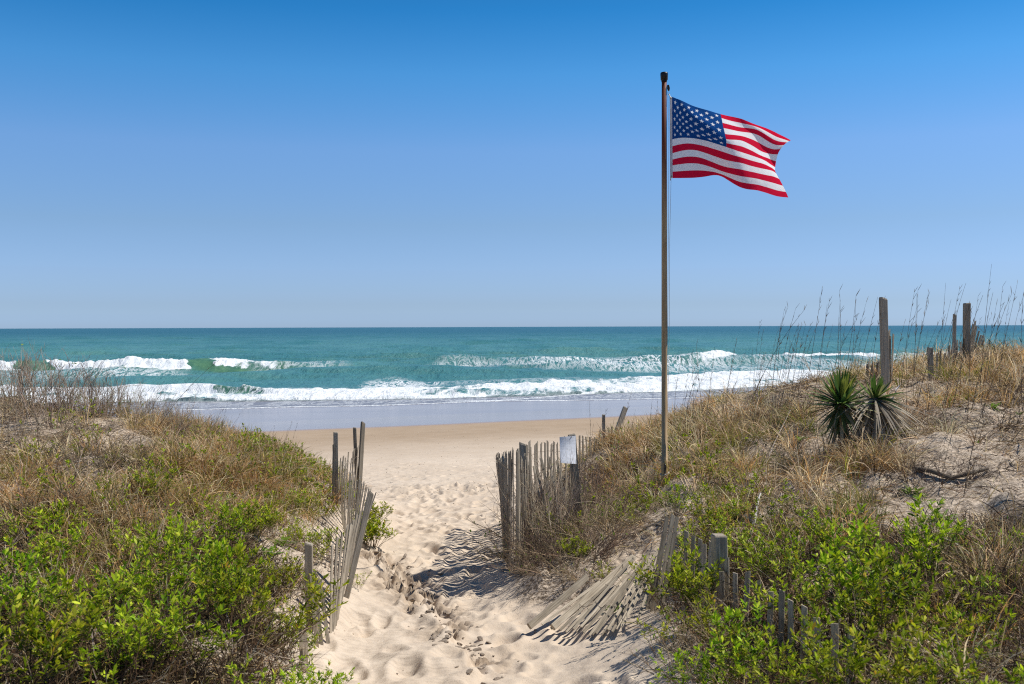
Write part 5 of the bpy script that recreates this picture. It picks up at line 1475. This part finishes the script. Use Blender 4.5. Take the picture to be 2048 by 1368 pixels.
# ------------------------------------------------------------------ clods of crusted sand on the path
def clod_mesh(seed):
    import bmesh
    bm = bmesh.new(); bmesh.ops.create_icosphere(bm, subdivisions=3, radius=1.)
    r = random.Random(seed); cuts = [Vector((r.gauss(0, 1), r.gauss(0, 1), r.gauss(0, 1))).normalized() for _ in range(7)]
    lim = [r.uniform(.45, .8) for _ in cuts]
    from mathutils import noise as mn
    off_ = Vector((seed * 3.1, 0, 0))
    for v in bm.verts:
        p = v.co.copy()
        for c_, l_ in zip(cuts, lim):
            dd = p.dot(c_)
            if dd > l_: p -= c_ * (dd - l_) * .9
        p *= 1 + .30 * mn.noise(p * 2.0 + off_) + .16 * mn.noise(p * 5 + off_) + .07 * mn.noise(p * 12 + off_)
        p.z *= .62; v.co = p
    me_ = bpy.data.meshes.new('sand_clod'); bm.to_mesh(me_); bm.free(); me_.materials.append(M['clod']); return me_
CL = [clod_mesh(i) for i in range(7)]
rc = random.Random(12)
def clod(x, y, s):
    o_ = bpy.data.objects.new('sand_clod', rc.choice(CL)); COL.objects.link(o_)
    o_.location = (x, y, g1(x, y, True) + s * .12); o_.scale = (s * rc.uniform(.8, 1.7), s * rc.uniform(.7, 1.2), s * rc.uniform(.45, .9))
    o_.rotation_euler = (rc.uniform(-.4, .4), rc.uniform(-.4, .4), rc.uniform(0, 6.28))
    tag(o_, 'lump of grey crusted sand along the broken ledge on the path', 'sand clod', 'crusted sand lumps on the path')
cl_uv = [(905, 1285, 34, 18, 34), (850, 1200, 38, 30, 38), (880, 1240, 36, 24, 36), (800, 1125, 34, 16, 24), (940, 1290, 26, 18, 20), (830, 1160, 44, 20, 28), (770, 1110, 24, 10, 8), (960, 1340, 30, 14, 12)]
for (cu, cv, su, sv_, n) in cl_uv:
    for _ in range(int(n * 1.35)):
        u = rc.gauss(cu, su * .85); v = rc.gauss(cv, sv_ * .6)
        d = 9.
        for _k2 in range(8): d = F * (CZ - float(zp(d))) / (v - 654)
        clod((u - 1024) / F * d, d, rc.choice([.008, .010, .012, .014, .016, .018, .022, .026, .032]))
for _ in range(70):
    y = rc.uniform(6.3, 20); x = path_mid(y) + rc.gauss(0, .5)
    o_ = bpy.data.objects.new('sand_crumb', rc.choice(CL)); COL.objects.link(o_); s = rc.uniform(.006, .015)
    o_.location = (x, y, g1(x, y, True) + s * .2); o_.scale = (s, s, s * .8); o_.rotation_euler = (0, 0, rc.uniform(0, 6.28))
    tag(o_, 'small crumb of crusted sand lying loose on the sandy path', 'sand crumb', 'loose sand crumbs on the path')

# wrack and shell bits across the beach
r = np.random.default_rng(9); n = 2600
y = np.r_[r.normal(20.8, .5, 1300), r.uniform(20, 50, n - 1300)]; x = r.uniform(-14, 14, n) * (y / 25)
z_ = ground(x, y); h_ = z_ - zp(qof(x, y)); k_ = h_ < .12; x, y, z_ = x[k_], y[k_], z_[k_]; n = len(x)
s = r.uniform(.006, .022, n); az = r.uniform(0, 6.28, n); d_ = np.c_[np.cos(az), np.sin(az), r.uniform(0, .4, n)]
P = np.c_[x, y, z_ + .004][:, None] + d_[:, None] * (s[:, None] * np.array([-1, 0, 1.]))[..., None]; P[:, 1, 2] += s * .5
b = tubes(P, np.tile(np.array([.002, .005, .002]), (n, 1)), palette(r, n, [BRN, DK, (.5, .45, .38), GREY], [3, 3, 1, 2]), 4)
o_ = link('beach_wrack', np_mesh('beach_wrack', b[0], [b[1]], cols=b[2]), M['twig']); tag(o_, 'specks of shell and dark wrack scattered over the beach', 'wrack', kind='stuff')
